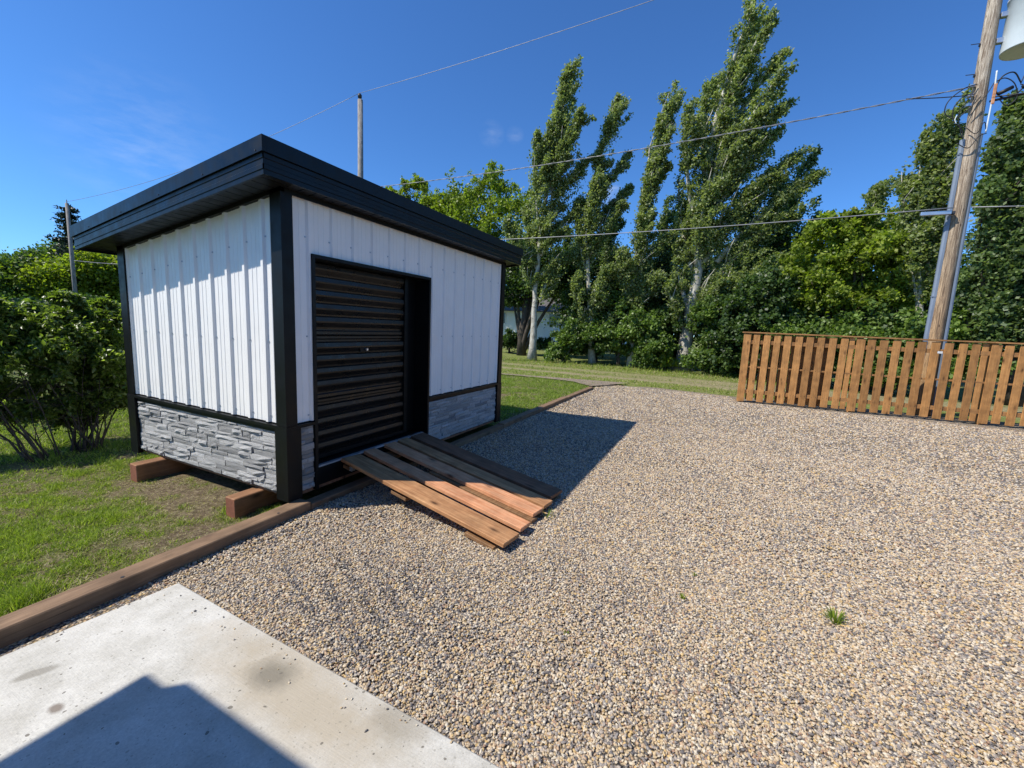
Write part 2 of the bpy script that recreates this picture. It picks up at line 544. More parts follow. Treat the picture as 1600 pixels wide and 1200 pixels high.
class MB:
    def __init__(s):
        s.v = []; s.f = []

    def add(s, vs, fs):
        k = len(s.v)
        s.v += [tuple(a) for a in vs]
        s.f += [tuple(i + k for i in f) for f in fs]
        return s

    def box(s, x0, y0, z0, x1, y1, z1, bev=0.0):
        if bev > 0:
            b = bev
            vs = []; 
            # chamfered box: 24 verts
            for sx in (0, 1):
                for sy in (0, 1):
                    for sz in (0, 1):
                        X = (x0, x1)[sx]; Y = (y0, y1)[sy]; Z = (z0, z1)[sz]
                        ix = b if sx == 0 else -b; iy = b if sy == 0 else -b; iz = b if sz == 0 else -b
                        vs += [(X, Y + iy, Z + iz), (X + ix, Y, Z + iz), (X + ix, Y + iy, Z)]
            idx = lambda sx, sy, sz, k: (sx * 4 + sy * 2 + sz) * 3 + k
            fs = []
            for sx in (0, 1):
                q = [idx(sx, 0, 0, 0), idx(sx, 1, 0, 0), idx(sx, 1, 1, 0), idx(sx, 0, 1, 0)]
                fs.append(q if sx else q[::-1])
            for sy in (0, 1):
                q = [idx(0, sy, 0, 1), idx(0, sy, 1, 1), idx(1, sy, 1, 1), idx(1, sy, 0, 1)]
                fs.append(q if sy else q[::-1])
            for sz in (0, 1):
                q = [idx(0, 0, sz, 2), idx(1, 0, sz, 2), idx(1, 1, sz, 2), idx(0, 1, sz, 2)]
                fs.append(q if sz else q[::-1])
            for a in (0, 1):
                for c in (0, 1):
                    q = [idx(a, c, 0, 0), idx(a, c, 0, 1), idx(a, c, 1, 1), idx(a, c, 1, 0)]
                    fs.append(q if (a ^ c) else q[::-1])
                    q = [idx(a, 0, c, 0), idx(a, 1, c, 0), idx(a, 1, c, 2), idx(a, 0, c, 2)]
                    fs.append(q if (a ^ c) == 0 else q[::-1])
                    q = [idx(0, a, c, 1), idx(0, a, c, 2), idx(1, a, c, 2), idx(1, a, c, 1)]
                    fs.append(q if (a ^ c) == 0 else q[::-1])
            for sx in (0, 1):
                for sy in (0, 1):
                    for sz in (0, 1):
                        q = [idx(sx, sy, sz, 0), idx(sx, sy, sz, 1), idx(sx, sy, sz, 2)]
                        fs.append(q if (sx + sy + sz) % 2 else q[::-1])
            return s.add(vs, fs)
        vs = [(x0, y0, z0), (x1, y0, z0), (x1, y1, z0), (x0, y1, z0), (x0, y0, z1), (x1, y0, z1), (x1, y1, z1), (x0, y1, z1)]
        fs = [(3, 2, 1, 0), (4, 5, 6, 7), (0, 1, 5, 4), (1, 2, 6, 5), (2, 3, 7, 6), (3, 0, 4, 7)]
        return s.add(vs, fs)

    def tube(s, pts, rad, seg=8, cap=True):
        pts = [Vector(p) for p in pts]
        if isinstance(rad, (int, float)):
            rad = [rad] * len(pts)
        k = len(s.v)
        for i, p in enumerate(pts):
            t = (pts[min(i + 1, len(pts) - 1)] - pts[max(i - 1, 0)]).normalized()
            ref = Vector((1, 0, 0)) if abs(t.x) < .8 else Vector((0, 1, 0))
            a = t.cross(ref).normalized(); b = t.cross(a)
            for j in range(seg):
                an = 2 * math.pi * j / seg
                s.v.append(tuple(p + (a * math.cos(an) + b * math.sin(an)) * rad[i]))
        for i in range(len(pts) - 1):
            for j in range(seg):
                q = (k + i * seg + j, k + i * seg + (j + 1) % seg, k + (i + 1) * seg + (j + 1) % seg, k + (i + 1) * seg + j)
                s.f.append(q[::-1])
        if cap:
            s.f.append(tuple(k + j for j in range(seg)))
            s.f.append(tuple(k + (len(pts) - 1) * seg + j for j in range(seg))[::-1])
        return s

    def build(s, name, mat, parent=None, smooth=False):
        me = mesh_of(name, s.v, s.f, smooth)
        return obj(name, me, mat, parent)


def quad_cloud(name, base, side, tip, width_at, mat, parent=None, attrs=None):
    """leaf quads: base point, side vector, tip vector (numpy N x 3); folded along the midrib by the caller"""
    N = len(base)
    V = np.empty((N, 4, 3), np.float32)
    V[:, 0] = base
    mid = base + tip * width_at
    V[:, 1] = mid + side
    V[:, 2] = base + tip
    V[:, 3] = mid - side
    me = bpy.data.meshes.new(name)
    me.vertices.add(N * 4); me.loops.add(N * 4); me.polygons.add(N)
    me.vertices.foreach_set('co', V.reshape(-1))
    me.loops.foreach_set('vertex_index', np.arange(N * 4, dtype=np.int32))
    me.polygons.foreach_set('loop_start', np.arange(0, N * 4, 4, dtype=np.int32))
    me.polygons.foreach_set('loop_total', np.full(N, 4, np.int32))
    if attrs:
        for k, a in attrs.items():
            at = me.attributes.new(k, 'FLOAT', 'POINT')
            at.data.foreach_set('value', np.repeat(a.astype(np.float32), 4))
    me.update(calc_edges=True)
    return obj(name, me, mat, parent)


def rand_unit(n):
    v = RNG.normal(size=(n, 3))
    return v / np.linalg.norm(v, axis=1, keepdims=True)


def leaves(name, pts, size, mat, parent, droop=0.25, wind=(0, 0, 0), ratio=.38):
    pts = np.asarray(pts, np.float64)
    N = len(pts)
    tip = rand_unit(N) + np.array([0, 0, -droop]) + np.array(wind)
    tip /= np.linalg.norm(tip, axis=1, keepdims=True)
    nrm = rand_unit(N) * .75 + np.array([0, 0, .55]) + np.array([-.25, .25, 0])
    side = np.cross(tip, nrm)
    side /= np.linalg.norm(side, axis=1, keepdims=True) + 1e-9
    s = size * RNG.uniform(.65, 1.3, (N, 1))
    return quad_cloud(name, pts, side * s * ratio, tip * s, .45, mat, parent)


def plume_points(S, E, rad, n, wind, lift=.55):
    """leaf positions on sweeping twigs round a bent branch"""
    S = np.array(S); E = np.array(E)
    L = np.linalg.norm(E - S)
    C = S + (E - S) * .45 + np.array([0, 0, 1]) * L * .16 * lift - np.array(wind) * L * .10
    per = 26
    nt = max(6, int(n / per))
    t = RNG.uniform(0, 1, nt) ** .9
    P = ((1 - t) ** 2)[:, None] * S + (2 * t * (1 - t))[:, None] * C + (t ** 2)[:, None] * E
    T = (2 * (1 - t))[:, None] * (C - S) + (2 * t)[:, None] * (E - C)
    T /= np.linalg.norm(T, axis=1, keepdims=True)
    rd = rand_unit(nt)
    rd -= (rd * T).sum(1, keepdims=True) * T
    rd /= np.linalg.norm(rd, axis=1, keepdims=True) + 1e-9
    prof = .22 + .85 * np.sin(np.pi * np.clip(t * .78 + .18, 0, 1)) ** .8
    ln = rad * prof * RNG.uniform(.45, 1.25, nt)
    d = T * .80 + rd * .70 + np.array(wind) * .75
    d /= np.linalg.norm(d, axis=1, keepdims=True)
    u = RNG.uniform(.1, 1, (nt, per))
    Q = P[:, None] + rd[:, None] * (ln * .45)[:, None, None] * u[..., None] + d[:, None] * (ln * 1.05)[:, None, None] * u[..., None]
    Q += RNG.normal(size=Q.shape) * min(.07, rad * .16 + .02)
    return Q.reshape(-1, 3), (S, C, E)


def lobe_points(c, r, n, clump=.26, per=55, hollow=.55):
    nc = max(4, int(n / per))
    d = rand_unit(nc)
    d[:, 2] = np.where(d[:, 2] < -.35, d[:, 2] * .5, d[:, 2])
    rr = RNG.uniform(hollow, 1.0, (nc, 1)) * RNG.uniform(.85, 1.1, (nc, 1))
    cc = np.array(c) + d * rr * np.array(r)
    s = clump * RNG.uniform(.6, 1.4, (nc, 1, 1))
    q = cc[:, None] + RNG.normal(size=(nc, per, 3)) * s * np.array([1.25, 1.25, .42])
    q[..., 2] -= .35 * np.linalg.norm(q[..., :2] - cc[:, None, :2], axis=2)
    return q.reshape(-1, 3)


def limb(pts, rads, name, mat, parent, seg=7):
    return MB().tube(pts, rads, seg).build(name, mat, parent, True)


def bez(S, C, E, n=7):
    out = []
    for i in range(n):
        t = i / (n - 1)
        out.append(Vector(S) * (1 - t) ** 2 + Vector(C) * 2 * t * (1 - t) + Vector(E) * t * t)
    return out


# ------------------------------------------------------------------ setting
def sheet(name, poly, z, mat, kind='structure'):
    me = mesh_of(name, [(x, y, z) for x, y in poly], [tuple(range(len(poly)))])
    o = obj(name, me, mat)
    return tag(o, kind=kind)


gme = mesh_of('ground', [(a, b, c) for b in (-300, 300) for a, c in ((-300, -.12), (4.5, -.12), (8, -.02), (400, -.02))], [(i, i + 1, i + 5, i + 4) for i in range(3)])
tag(obj('ground', gme, M['ground']), kind='structure')

# lawn sheet, a grid with a 'dry' attribute
_LAT = np.random.default_rng(11).uniform(-1, 1, (64, 64))


def vnoise(x, y, f):
    u, v_ = np.asarray(x) * f, np.asarray(y) * f
    i, j = np.floor(u).astype(int), np.floor(v_).astype(int)
    a, b = u - i, v_ - j
    a, b = a * a * (3 - 2 * a), b * b * (3 - 2 * b)
    g = lambda p, q: _LAT[p % 64, q % 64]
    return (g(i, j) * (1 - a) + g(i + 1, j) * a) * (1 - b) + (g(i, j + 1) * (1 - a) + g(i + 1, j + 1) * a) * b


def dryness(x, y):
    """1 = bare thatch, 0 = lush; worn earth beside the shed and along the timber"""
    d = .10 + .0 * x
    d = d + .62 * np.exp(-(((x - 1.95) / .50) ** 2 + ((y - 3.95) / .80) ** 2)) + .30 * np.exp(-(((x - 1.3) / .6) ** 2 + ((y - 3.4) / .45) ** 2))
    d = d + .55 * np.exp(-(((x - 1.0) / 1.2) ** 2 + ((y - 3.02) / .20) ** 2))
    d = d + .40 * np.exp(-(((x - 2.5) / 1.2) ** 2 + ((y - 4.9) / 1.3) ** 2))
    d = d + .55 * np.exp(-(((x - 9.6) / .35) ** 2 + ((y - 4.6) / .25) ** 2)) + .5 * np.exp(-(((x - 8.3) / .5) ** 2 + ((y - 4.25) / .2) ** 2))
    d = d + .6 * np.exp(-((y - 3.0) / .10) ** 2) * (x > 6)
    d = d + .24 * vnoise(x, y, 2.1) + .42 * vnoise(x + 5, y, 6.3) + .42 * vnoise(x, y + 9, 15)
    d = d - .65 * np.exp(-(((x - .80) / .17) ** 2 + ((y - 3.30) / .22) ** 2)) - .3 * np.exp(-(((x - .6) / .5) ** 2 + ((y - 4.1) / .4) ** 2))
    return np.clip(d, 0, 1)


LZ = .012


def lz(x, y):
    t = np.clip((np.asarray(x) - 3.0) / 3.0, 0, 1)
    t = t * t * (3 - 2 * t)
    return -.058 + .07 * t + .014 * vnoise(x, y, 2.7) * (np.asarray(y) > 3.0)


xs = np.concatenate([np.linspace(-6, 0, 13)[:-1], np.linspace(0, 4, 60)[:-1], np.linspace(4, 12.1, 60)])
ys = np.concatenate([np.linspace(2.875, 6, 50)[:-1], np.linspace(6, 50, 60)])
gx, gy = np.meshgrid(xs, ys)
gz = lz(gx, gy)
vv = np.stack([gx, gy, gz], -1).reshape(-1, 3)
nx, ny = len(xs), len(ys)
ff = [(j * nx + i, j * nx + i + 1, (j + 1) * nx + i + 1, (j + 1) * nx + i) for j in range(ny - 1) for i in range(nx - 1)]
me = mesh_of('lawn', vv, ff, True)
at = me.attributes.new('dry', 'FLOAT', 'POINT')
at.data.foreach_set('value', dryness(vv[:, 0], vv[:, 1]).astype(np.float32))
tag(obj('lawn', me, M['lawn']), kind='structure')

# gravel yard
far_edge = [(11.06, 2.90), (11.5, 2.55), (12.3, 2.2), (12.62, 1.5), (12.5, .6), (12.35, -.56), (12.6, -2), (12.5, -5), (12.7, -9), (12.6, -14)]
sheet('gravel_yard', [(-1.2, -14), (-1.2, 2.86), (10.9, 2.90)] + far_edge, 0.0, M['gravel'])
# thin spill of pale gravel along the lane side
sheet('lane_gravel_strip', [(11.2, 3.0), (11.75, 2.7), (12.75, 2.3), (12.55, 3.4), (12.35, 4.6), (12.0, 6.4), (11.85, 6.4), (11.95, 4.6), (11.8, 3.7)], .045, M['gravel'])

# concrete slab
def prism0(lo, hi):
    k = len(lo)
    return MB().add(list(lo) + list(hi), [tuple(range(k))[::-1], tuple(range(k, 2 * k))] + [(i, (i + 1) % k, k + (i + 1) % k, k + i) for i in range(k)])


SLP = [(-1.1, -6), (1.06, -6), (1.187, 2.612), (-1.1, 2.818)]
cs = prism0([(a, b, -.06) for a, b in SLP], [(a, b, .026) for a, b in SLP])
cs.f = [f for f in cs.f if f != (4, 5, 6, 7)]
cs.add([(a, b, .026) for a, b in SLP] + [(a + (.006 if a < 0 else -.006), b + (.006 if b < 0 else -.006), .030) for a, b in SLP],
       [(4, 5, 6, 7)] + [(i, (i + 1) % 4, 4 + (i + 1) % 4, 4 + i) for i in range(4)])
tag(cs.build('concrete_slab', M['concrete']), kind='structure')

# ------------------------------------------------------------------ shed
X0, Y0, LEN, DEP = 2.140, 2.963, 3.522, 2.358
X1, Y1 = X0 + LEN, Y0 + DEP
ZB, ZBELT = .129, .688
OL, OF, OR, OB = .252, .180, .248, .280
RF, RFb, RR, RRb = 2.698, 2.471, 2.300, 2.089
ya, yb = Y0 - OF, Y1 + OB
rs = (RR - RF) / (yb - ya)
ztop = lambda y: RF + rs * (y - ya)
bs = (RRb - RFb) / (yb - ya)
zsof = lambda y: RFb + bs * (y - ya) + .022
xa, xb = X0 - OL, X1 + OR

shed = thing('storage_shed', 'white metal storage shed with black trim, stone skirt and a black roll up door', 'shed', ((X0 + X1) / 2, (Y0 + Y1) / 2, ZB))
SO = shed.location.copy()


def sp_build(mb, name, mat, parent=None, smooth=False):
    mb.v = [(a - SO.x, b - SO.y, c - SO.z) for a, b, c in mb.v]
    return mb.build(name, mat, parent or shed, smooth)


def prism(pts_low, pts_high):
    """closed prism between two polygons with equal counts"""
    k = len(pts_low)
    fs = [tuple(range(k))[::-1], tuple(range(k, 2 * k))]
    for i in range(k):
        fs.append((i, (i + 1) % k, k + (i + 1) % k, k + i))
    return MB().add(list(pts_low) + list(pts_high), fs)


# sheathing core (dark) so nothing is see-through
core = prism([(X0 + .03, Y0 + .26, ZB + .02), (X1 - .03, Y0 + .26, ZB + .02), (X1 - .03, Y1 - .03, ZB + .02), (X0 + .03, Y1 - .03, ZB + .02)],
             [(X0 + .03, Y0 + .26, ztop(Y0 + .26) - .05), (X1 - .03, Y0 + .26, ztop(Y0 + .26) - .05), (X1 - .03, Y1 - .03, ztop(Y1 - .03) - .05), (X0 + .03, Y1 - .03, ztop(Y1 - .03) - .05)])
sp_build(core, 'wall_core', M['stone_back'])
DX0, DX1, DZ1 = 2.392, 3.872, 2.020
fr = MB()
fr.box(X0 + .03, Y0 + .030, ZB + .02, DX0 - .002, Y0 + .26, 2.55)
fr.box(DX1 + .002, Y0 + .030, ZB + .02, X1 - .03, Y0 + .26, 2.55)
fr.box(DX0 - .002, Y0 + .030, DZ1 + .03, DX1 + .002, Y0 + .26, 2.55)
sp_build(fr, 'wall_framing', M['stone_back'])

PW = .2286
RIBS = [(0, 0), (.035, 0), (.039, .0028), (.045, .0028), (.049, 0), (.088, 0), (.092, .0028), (.098, .0028), (.102, 0), (.148, 0), (.162, .019), (.190, .019), (.204, 0), (.2286, 0)]
RIBW = [(0, 0), (.028, 0), (.033, .004), (.041, .004), (.046, 0), (.078, 0), (.083, .004), (.091, .004), (.096, 0), (.128, 0), (.142, .021), (.170, .021), (.184, 0), (.2286, 0)]


def rib_panel(along, a0, a1, z0, ztopf, plane, flip):
    """one ribbed sheet; along='x' or 'y', clipped between a0 and a1"""
    prof = [p for p in RIBS if p[0] <= (a1 - a0) + 1e-6]
    if prof[-1][0] < a1 - a0 - 1e-4:
        prof.append((a1 - a0, prof[-1][1]))
    vs, fs = [], []
    for (u, h) in prof:
        a = a0 + u
        for z in (z0, ztopf(a)):
            if along == 'y':
                vs.append((plane - h, a, z))
            else:
                vs.append((a, plane - h, z))
    for i in range(len(prof) - 1):
        q = (2 * i, 2 * i + 1, 2 * i + 3, 2 * i + 2)
        fs.append(q if flip else q[::-1])
    # turned-in bottom edge
    k = len(vs)
    for (u, h) in prof:
        a = a0 + u
        vs.append((plane + .01, a, z0) if along == 'y' else (a, plane + .01, z0))
    for i in range(len(prof) - 1):
        fs.append((2 * i, 2 * i + 2, k + i + 1, k + i))
    return MB().add(vs, fs)


# left wall
y = Y0 + .045
while y < Y1 - .08:
    e = min(y + PW - .0005, Y1 - .035)
    sp_build(rib_panel('y', y, e, ZBELT + .02, lambda a: zsof(a) + .04, X0, True), 'wall_panel', M['white_metal'])
    y += PW
# right wall and rear wall
y = Y0 + .045
while y < Y1 - .08:
    e = min(y + PW - .0005, Y1 - .035)
    mb = rib_panel('y', y, e, ZBELT + .02, lambda a: zsof(a) + .04, X0, True)
    mb.v = [(X1 + (X0 - a), b, c) for a, b, c in mb.v]
    sp_build(mb, 'wall_panel', M['white_metal'])
    y += PW
x = X0 + .045
while x < X1 - .08:
    e = min(x + PW - .0005, X1 - .035)
    mb = rib_panel('x', x, e, ZBELT + .02, lambda a: zsof(Y1) + .04, Y0, True)
    mb.v = [(a, Y1 + (Y0 - b), c) for a, b, c in mb.v]
    sp_build(mb, 'wall_panel', M['white_metal'])
    x += PW
# front wall round the door
x = X0 + .045
while x < X1 - .08:
    e = min(x + PW - .0005, X1 - .035)
    for (s0, s1, z0) in ((x, min(e, DX0 - .02), ZBELT + .02), (max(x, DX0 - .02), min(e, DX1 + .02), DZ1 + .02), (max(x, DX1 + .02), e, ZBELT + .02)):
        if s1 - s0 > .012:
            pr = [(u, h) for u, h in RIBS if s0 - x - 1e-6 <= u <= s1 - x + 1e-6]
            hh = lambda uu: float(np.interp(uu, [p[0] for p in RIBS], [p[1] for p in RIBS]))
            us = sorted(set([s0 - x, s1 - x] + [u for u, h in pr]))
            vs, fs = [], []
            for u in us:
                for z in (z0, zsof(Y0) + .04):
                    vs.append((x + u, Y0 - hh(u), z))
            for i in range(len(us) - 1):
                fs.append((2 * i, 2 * i + 2, 2 * i + 3, 2 * i + 1))
            sp_build(MB().add(vs, fs), 'wall_panel', M['white_metal'])
    x += PW
# screws
scr = MB()
for k in range(11):
    yy = Y0 + .06 + PW * k + .130
    if yy > Y1 - .08: break
    for z in (ZBELT + .07, 1.35, zsof(yy) - .30):
        scr.box(X0 - .006, yy - .0055, z - .0055, X0 + .001, yy + .0055, z + .0055)
for k in range(16):
    xx = X0 + .058 + PW * k + .130
    if xx > X1 - .08: break
    for z in (ZBELT + .07, 1.40, zsof(Y0) - .30):
        if DX0 - .03 < xx < DX1 + .03 and z < DZ1 + .03: continue
        scr.box(xx - .0055, Y0 - .007, z - .0055, xx + .0055, Y0 + .001, z + .0055)
tag(sp_build(scr, 'screw_heads', M['galv']), kind='stuff')

# corner posts: L-shaped black trim with folded edge, above and below the belt
def corner(cx, cy, sx, sy):
    w, t = .115, .034
    for (z0, z1, g) in ((ZBELT + .012, zsof(cy) + .03, 0.0), (ZB - .035, ZBELT - .014, .006)):
        t2 = t + g
        # outline of the L in plan, outward faces at -t2
        wx = .062 if g == 0 else .088
        w = .085 if g == 0 else .10
        pts = [(-t2, -t2), (wx, -t2), (wx, .004), (.004, .004), (.004, w), (-t2, w)]
        P2 = [(cx + sx * a, cy + sy * b) for a, b in pts]
        if sx * sy < 0: P2 = P2[::-1]
        sp_build(prism([(a, b, z0) for a, b in P2], [(a, b, z1) for a, b in P2]), 'corner_trim', M['black_metal'])


corner(X0, Y0, 1, 1); corner(X0, Y1, 1, -1); corner(X1, Y0, -1, 1); corner(X1, Y1, -1, -1)

# belt trim
def belt(x0, y0, x1, y1):
    mb = MB().box(x0, y0, ZBELT - .014, x1, y1, ZBELT + .010)
    sp_build(mb, 'belt_trim', M['black_metal'])


belt(X0 - .040, Y0 - .040, X0 - .001, Y1 + .040)
belt(X1 + .001, Y0 - .040, X1 + .040, Y1 + .040)
belt(X0 - .0005, Y0 - .038, DX0 - .028, Y0 - .001)
belt(DX1 + .028, Y0 - .038, X1 + .0005, Y0 - .001)
belt(X0 - .0005, Y1 + .001, X1 + .0005, Y1 + .038)
# vertical upstand of the belt above the stones
for (x0, y0, x1, y1) in ((X0 - .020, Y0 + .12, X0 - .003, Y1 - .12), (DX1 + .03, Y0 - .016, X1 - .12, Y0 - .003)):
    sp_build(MB().box(x0, y0, ZBELT - .048, x1, y1, ZBELT - .0145), 'belt_flange', M['black_metal'])

# stone skirt
def stone_mesh(seed):
    rr = random.Random(seed)
    nx_, nz_ = 4, 3
    vs, fs = [], []
    for j in range(nz_):
        for i in range(nx_):
            u, w_ = i / (nx_ - 1), j / (nz_ - 1)
            edge = (i in (0, nx_ - 1)) or (j in (0, nz_ - 1))
            h = (.62 if edge else 1.0) * rr.uniform(.55, 1.0)
            vs.append((u + (rr.uniform(-.03, .03) if 0 < i < nx_ - 1 else 0), -h, w_ + (rr.uniform(-.12, .12) if j == 1 else rr.uniform(-.03, .03))))
    for j in range(nz_ - 1):
        for i in range(nx_ - 1):
            a = j * nx_ + i
            fs += [(a, a + 1, a + nx_ + 1), (a, a + nx_ + 1, a + nx_)]
    k = len(vs)
    ring = [i for i in range(nx_)] + [nx_ * 2 - 1, nx_ * 3 - 1] + [nx_ * 2 + i for i in range(nx_ - 2, -1, -1)] + [nx_]
    for i in ring:
        vs.append((vs[i][0], 0, vs[i][2]))
    for q in range(len(ring)):
        a, b2 = ring[q], ring[(q + 1) % len(ring)]
        fs.append((a, k + q, k + (q + 1) % len(ring), b2))
    me = mesh_of('stone', vs, fs)
    me.materials.append(M['stone'])
    return me


STONES = [stone_mesh(i) for i in range(14)]


def stone_wall(a0, a1, z0, z1, side):
    """side 'front': runs +x on plane Y0; 'left': runs along y on plane X0"""
    rr = random.Random(int(a0 * 100) + (5 if side == 'left' else 0))
    back = MB()
    if side == 'front':
        back.box(a0 - .01, Y0 - .002, z0 - .01, a1 + .01, Y0 + .028, z1 + .02)
    else:
        back.box(X0 - .002, a0 - .01, z0 - .01, X0 + .028, a1 + .01, z1 + .02)
    sp_build(back, 'stone_backing', M['stone_back'])
    z = z0
    while z < z1 - .012:
        h = min(rr.choice([.030, .036, .042, .052]), z1 - z)
        if z1 - (z + h) < .016: h = z1 - z
        a = a0 - rr.uniform(0, .15)
        while a < a1:
            w_ = rr.uniform(.09, .34)
            s0, s1 = max(a, a0), min(a + w_, a1)
            if a1 - s1 < .03: s1 = a1
            if s1 - s0 > .025:
                o = bpy.data.objects.new('stone', rr.choice(STONES))
                COL.objects.link(o)
                o.parent = shed
                hh_ = h * rr.choice([1, 1, 1, 1.0])
                dpt = rr.uniform(.008, .040)
                if side == 'front':
                    o.location = Vector((s0 + .0015, Y0 - .002, z + .0015)) - SO
                    o.scale = (s1 - s0 - .003, dpt, hh_ - .003)
                else:
                    o.location = Vector((X0 - .002, s1 - .0015, z + .0015)) - SO
                    o.rotation_euler = (0, 0, -math.pi / 2)
                    o.scale = (s1 - s0 - .003, dpt, hh_ - .003)
            a = s1 if s1 > a else a + w_
        z += h


stone_wall(Y0 + .103, Y1 - .103, ZB + .008, ZBELT - .05, 'left')
stone_wall(X0 + .093, DX0 - .030, ZB + .008, ZBELT - .016, 'front')
stone_wall(DX1 + .034, X1 - .093, ZB + .008, ZBELT - .05, 'front')
# plain skirts on the sides the photograph does not show
sp_build(MB().box(X1 - .02, Y0 + .12, ZB, X1 + .012, Y1 - .12, ZBELT - .014), 'stone_skirt', M['stone'])
sp_build(MB().box(X0 + .12, Y1 - .02, ZB, X1 - .12, Y1 + .012, ZBELT - .014), 'stone_skirt', M['stone'])
# floor frame
sp_build(MB().box(X0 + .02, Y0 + .004, ZB - .03, X1 - .02, Y1 - .004, ZB + .018), 'floor_frame', M['ramp_brown'])

# door
door = bpy.data.objects.new('roll_up_door', None); COL.objects.link(door); door.parent = shed
door['label'] = 'black corrugated roll up door with a small lock'


def dbuild(mb, name, mat):
    return sp_build(mb, name, mat, door)


dbuild(MB().box(DX0 - .028, Y0 - .034, ZB - .02, DX0, Y0 + .20, DZ1 + .028), 'door_jamb', M['black_metal'])
dbuild(MB().box(DX1, Y0 - .034, ZB - .02, DX1 + .028, Y0 + .20, DZ1 + .028), 'door_jamb', M['black_metal'])
dbuild(MB().box(DX0 + .0005, Y0 - .034, DZ1, DX1 - .0005, Y0 + .20, DZ1 + .028), 'door_header', M['black_metal'])
CY = Y0 + .175
cx0, cx1 = DX0 + .035, DX1 - .20
nsl = 15
zc0, zc1 = .335, DZ1 - .002
ph = (zc1 - zc0) / nsl
for i in range(nsl):
    z = zc0 + i * ph
    prof = [(z, 0), (z + ph * .12, .003), (z + ph * .48, .024), (z + ph * .60, .026), (z + ph * .90, .022), (z + ph - .0015, 0)]
    if i in (4, 9):
        prof = [(z, 0), (z + ph * .15, 0), (z + ph * .25, .012), (z + ph * .42, .012), (z + ph * .5, 0), (z + ph * .58, .012), (z + ph * .8, .012), (z + ph * .9, 0), (z + ph - .0015, 0)]
    vs, fs = [], []
    for zz_, h in prof:
        vs += [(cx0, CY - h, zz_), (cx1, CY - h, zz_)]
    for k in range(len(prof) - 1):
        fs.append((2 * k, 2 * k + 1, 2 * k + 3, 2 * k + 2))
    dbuild(MB().add(vs, fs), 'door_slat', M['curtain'])
dbuild(MB().box(DX0, Y0 + .14, .30, cx0 + .004, Y0 + .20, DZ1), 'door_guide', M['black_metal'])
dbuild(MB().box(cx1 - .004, Y0 + .14, .30, cx1 + .05, Y0 + .20, DZ1), 'door_guide', M['black_metal'])
dbuild(MB().box(cx1 + .05, Y0 + .17, .30, DX1, Y0 + .20, DZ1), 'door_side_panel', M['black_metal'])
dbuild(MB().box(cx0 - .03, CY + .01, .30, cx1 + .02, CY + .05, DZ1), 'door_backing', M['black_metal'])
dbuild(MB().box(cx0 + .006, CY - .030, .300, cx1 - .006, CY + .008, .3345), 'bottom_bar', M['black_metal'])
dbuild(MB().box(DX0 + .001, Y0 + .012, .14, DX1 - .001, Y0 + .255, .285), 'door_sill', M['black_metal'])
dbuild(MB().box(DX0 + .01, Y0 - .006, .2855, DX1 - .03, Y0 + .03, .300), 'sill_strip', M['galv'])
dbuild(MB().box(DX0 + .001, Y0 - .004, ZB + .0, DX1 - .001, Y0 + .0115, .285), 'sill_apron', M['black_metal'])
lk = spot(573, 546, 1.0)
lkx = EYE + (lk - EYE) * ((CY - .03 - EYE.y) / (lk.y - EYE.y))
dbuild(MB().box(lkx.x - .075, CY - .022, lkx.z - .022, lkx.x + .04, CY - .014, lkx.z + .022), 'lock_plate', M['black_metal'])
dbuild(MB().tube([(lkx.x, CY - .012, lkx.z), (lkx.x, CY - .040, lkx.z)], .012, 12), 'lock_cylinder', M['bright'])

# roof
roof = bpy.data.objects.new('roof', None); COL.objects.link(roof); roof.parent = shed


def rbuild(mb, name, mat, smooth=False):
    return sp_build(mb, name, mat, roof, smooth)


def slope_box(x0, y0, x1, y1, lo, hi):
    """box between y-dependent bottom and top heights"""
    return prism([(x0, y0, lo(y0)), (x1, y0, lo(y0)), (x1, y1, lo(y1)), (x0, y1, lo(y1))],
                 [(x0, y0, hi(y0)), (x1, y0, hi(y0)), (x1, y1, hi(y1)), (x0, y1, hi(y1))])


zbot = lambda y: RFb + bs * (y - ya)
rbuild(slope_box(xa + .03, ya + .03, xb - .03, yb - .03, lambda y: zsof(y) + .03, lambda y: ztop(y) - .012), 'roof_deck', M['black_metal'])
# roof sheets (ribbed top)
nsh = 12
for i in range(nsh):
    x0_, x1_ = xa + .005 + (xb - xa - .01) / nsh * i, xa + .005 + (xb - xa - .01) / nsh * (i + 1) - .003
    mb = slope_box(x0_, ya + .006, x1_, yb - .006, lambda y: ztop(y) - .0115, lambda y: ztop(y) - .001)
    b2 = slope_box(x0_ + .01, ya + .03, x0_ + .04, yb - .03, lambda y: ztop(y) - .0005, lambda y: ztop(y) + .004)
    mb.add(b2.v, b2.f)
    rbuild(mb, 'roof_sheet', M['black_fascia'])
# fascia boards: stepped profile with shallow ribs, upper lip band proud of it
LIP = .092


def fascia_y(xo, sgn):
    # runs along y; outer face at xo; sgn = outward direction (-1 left, +1 right)
    steps = [(0, .018), (.03, .018), (.034, .0225), (.062, .0225), (.066, .018), (.098, .018), (.102, .0225), (.13, .0225)]
    vs, fs = [], []
    for (h, d) in [(0, 0)] + steps + [(.16, .018)]:
        for yy in (ya + .002, yb - .002):
            top = ztop(yy) - LIP; bot = zbot(yy)
            hh_ = bot + (top - bot) * min(1, h / .135)
            vs.append((xo + sgn * (d - .0185), yy, hh_))
    k = len(vs) // 2
    for i in range(k - 1):
        q = (2 * i, 2 * i + 1, 2 * i + 3, 2 * i + 2)
        fs.append(q[::-1] if sgn > 0 else q)
    return MB().add(vs, fs)


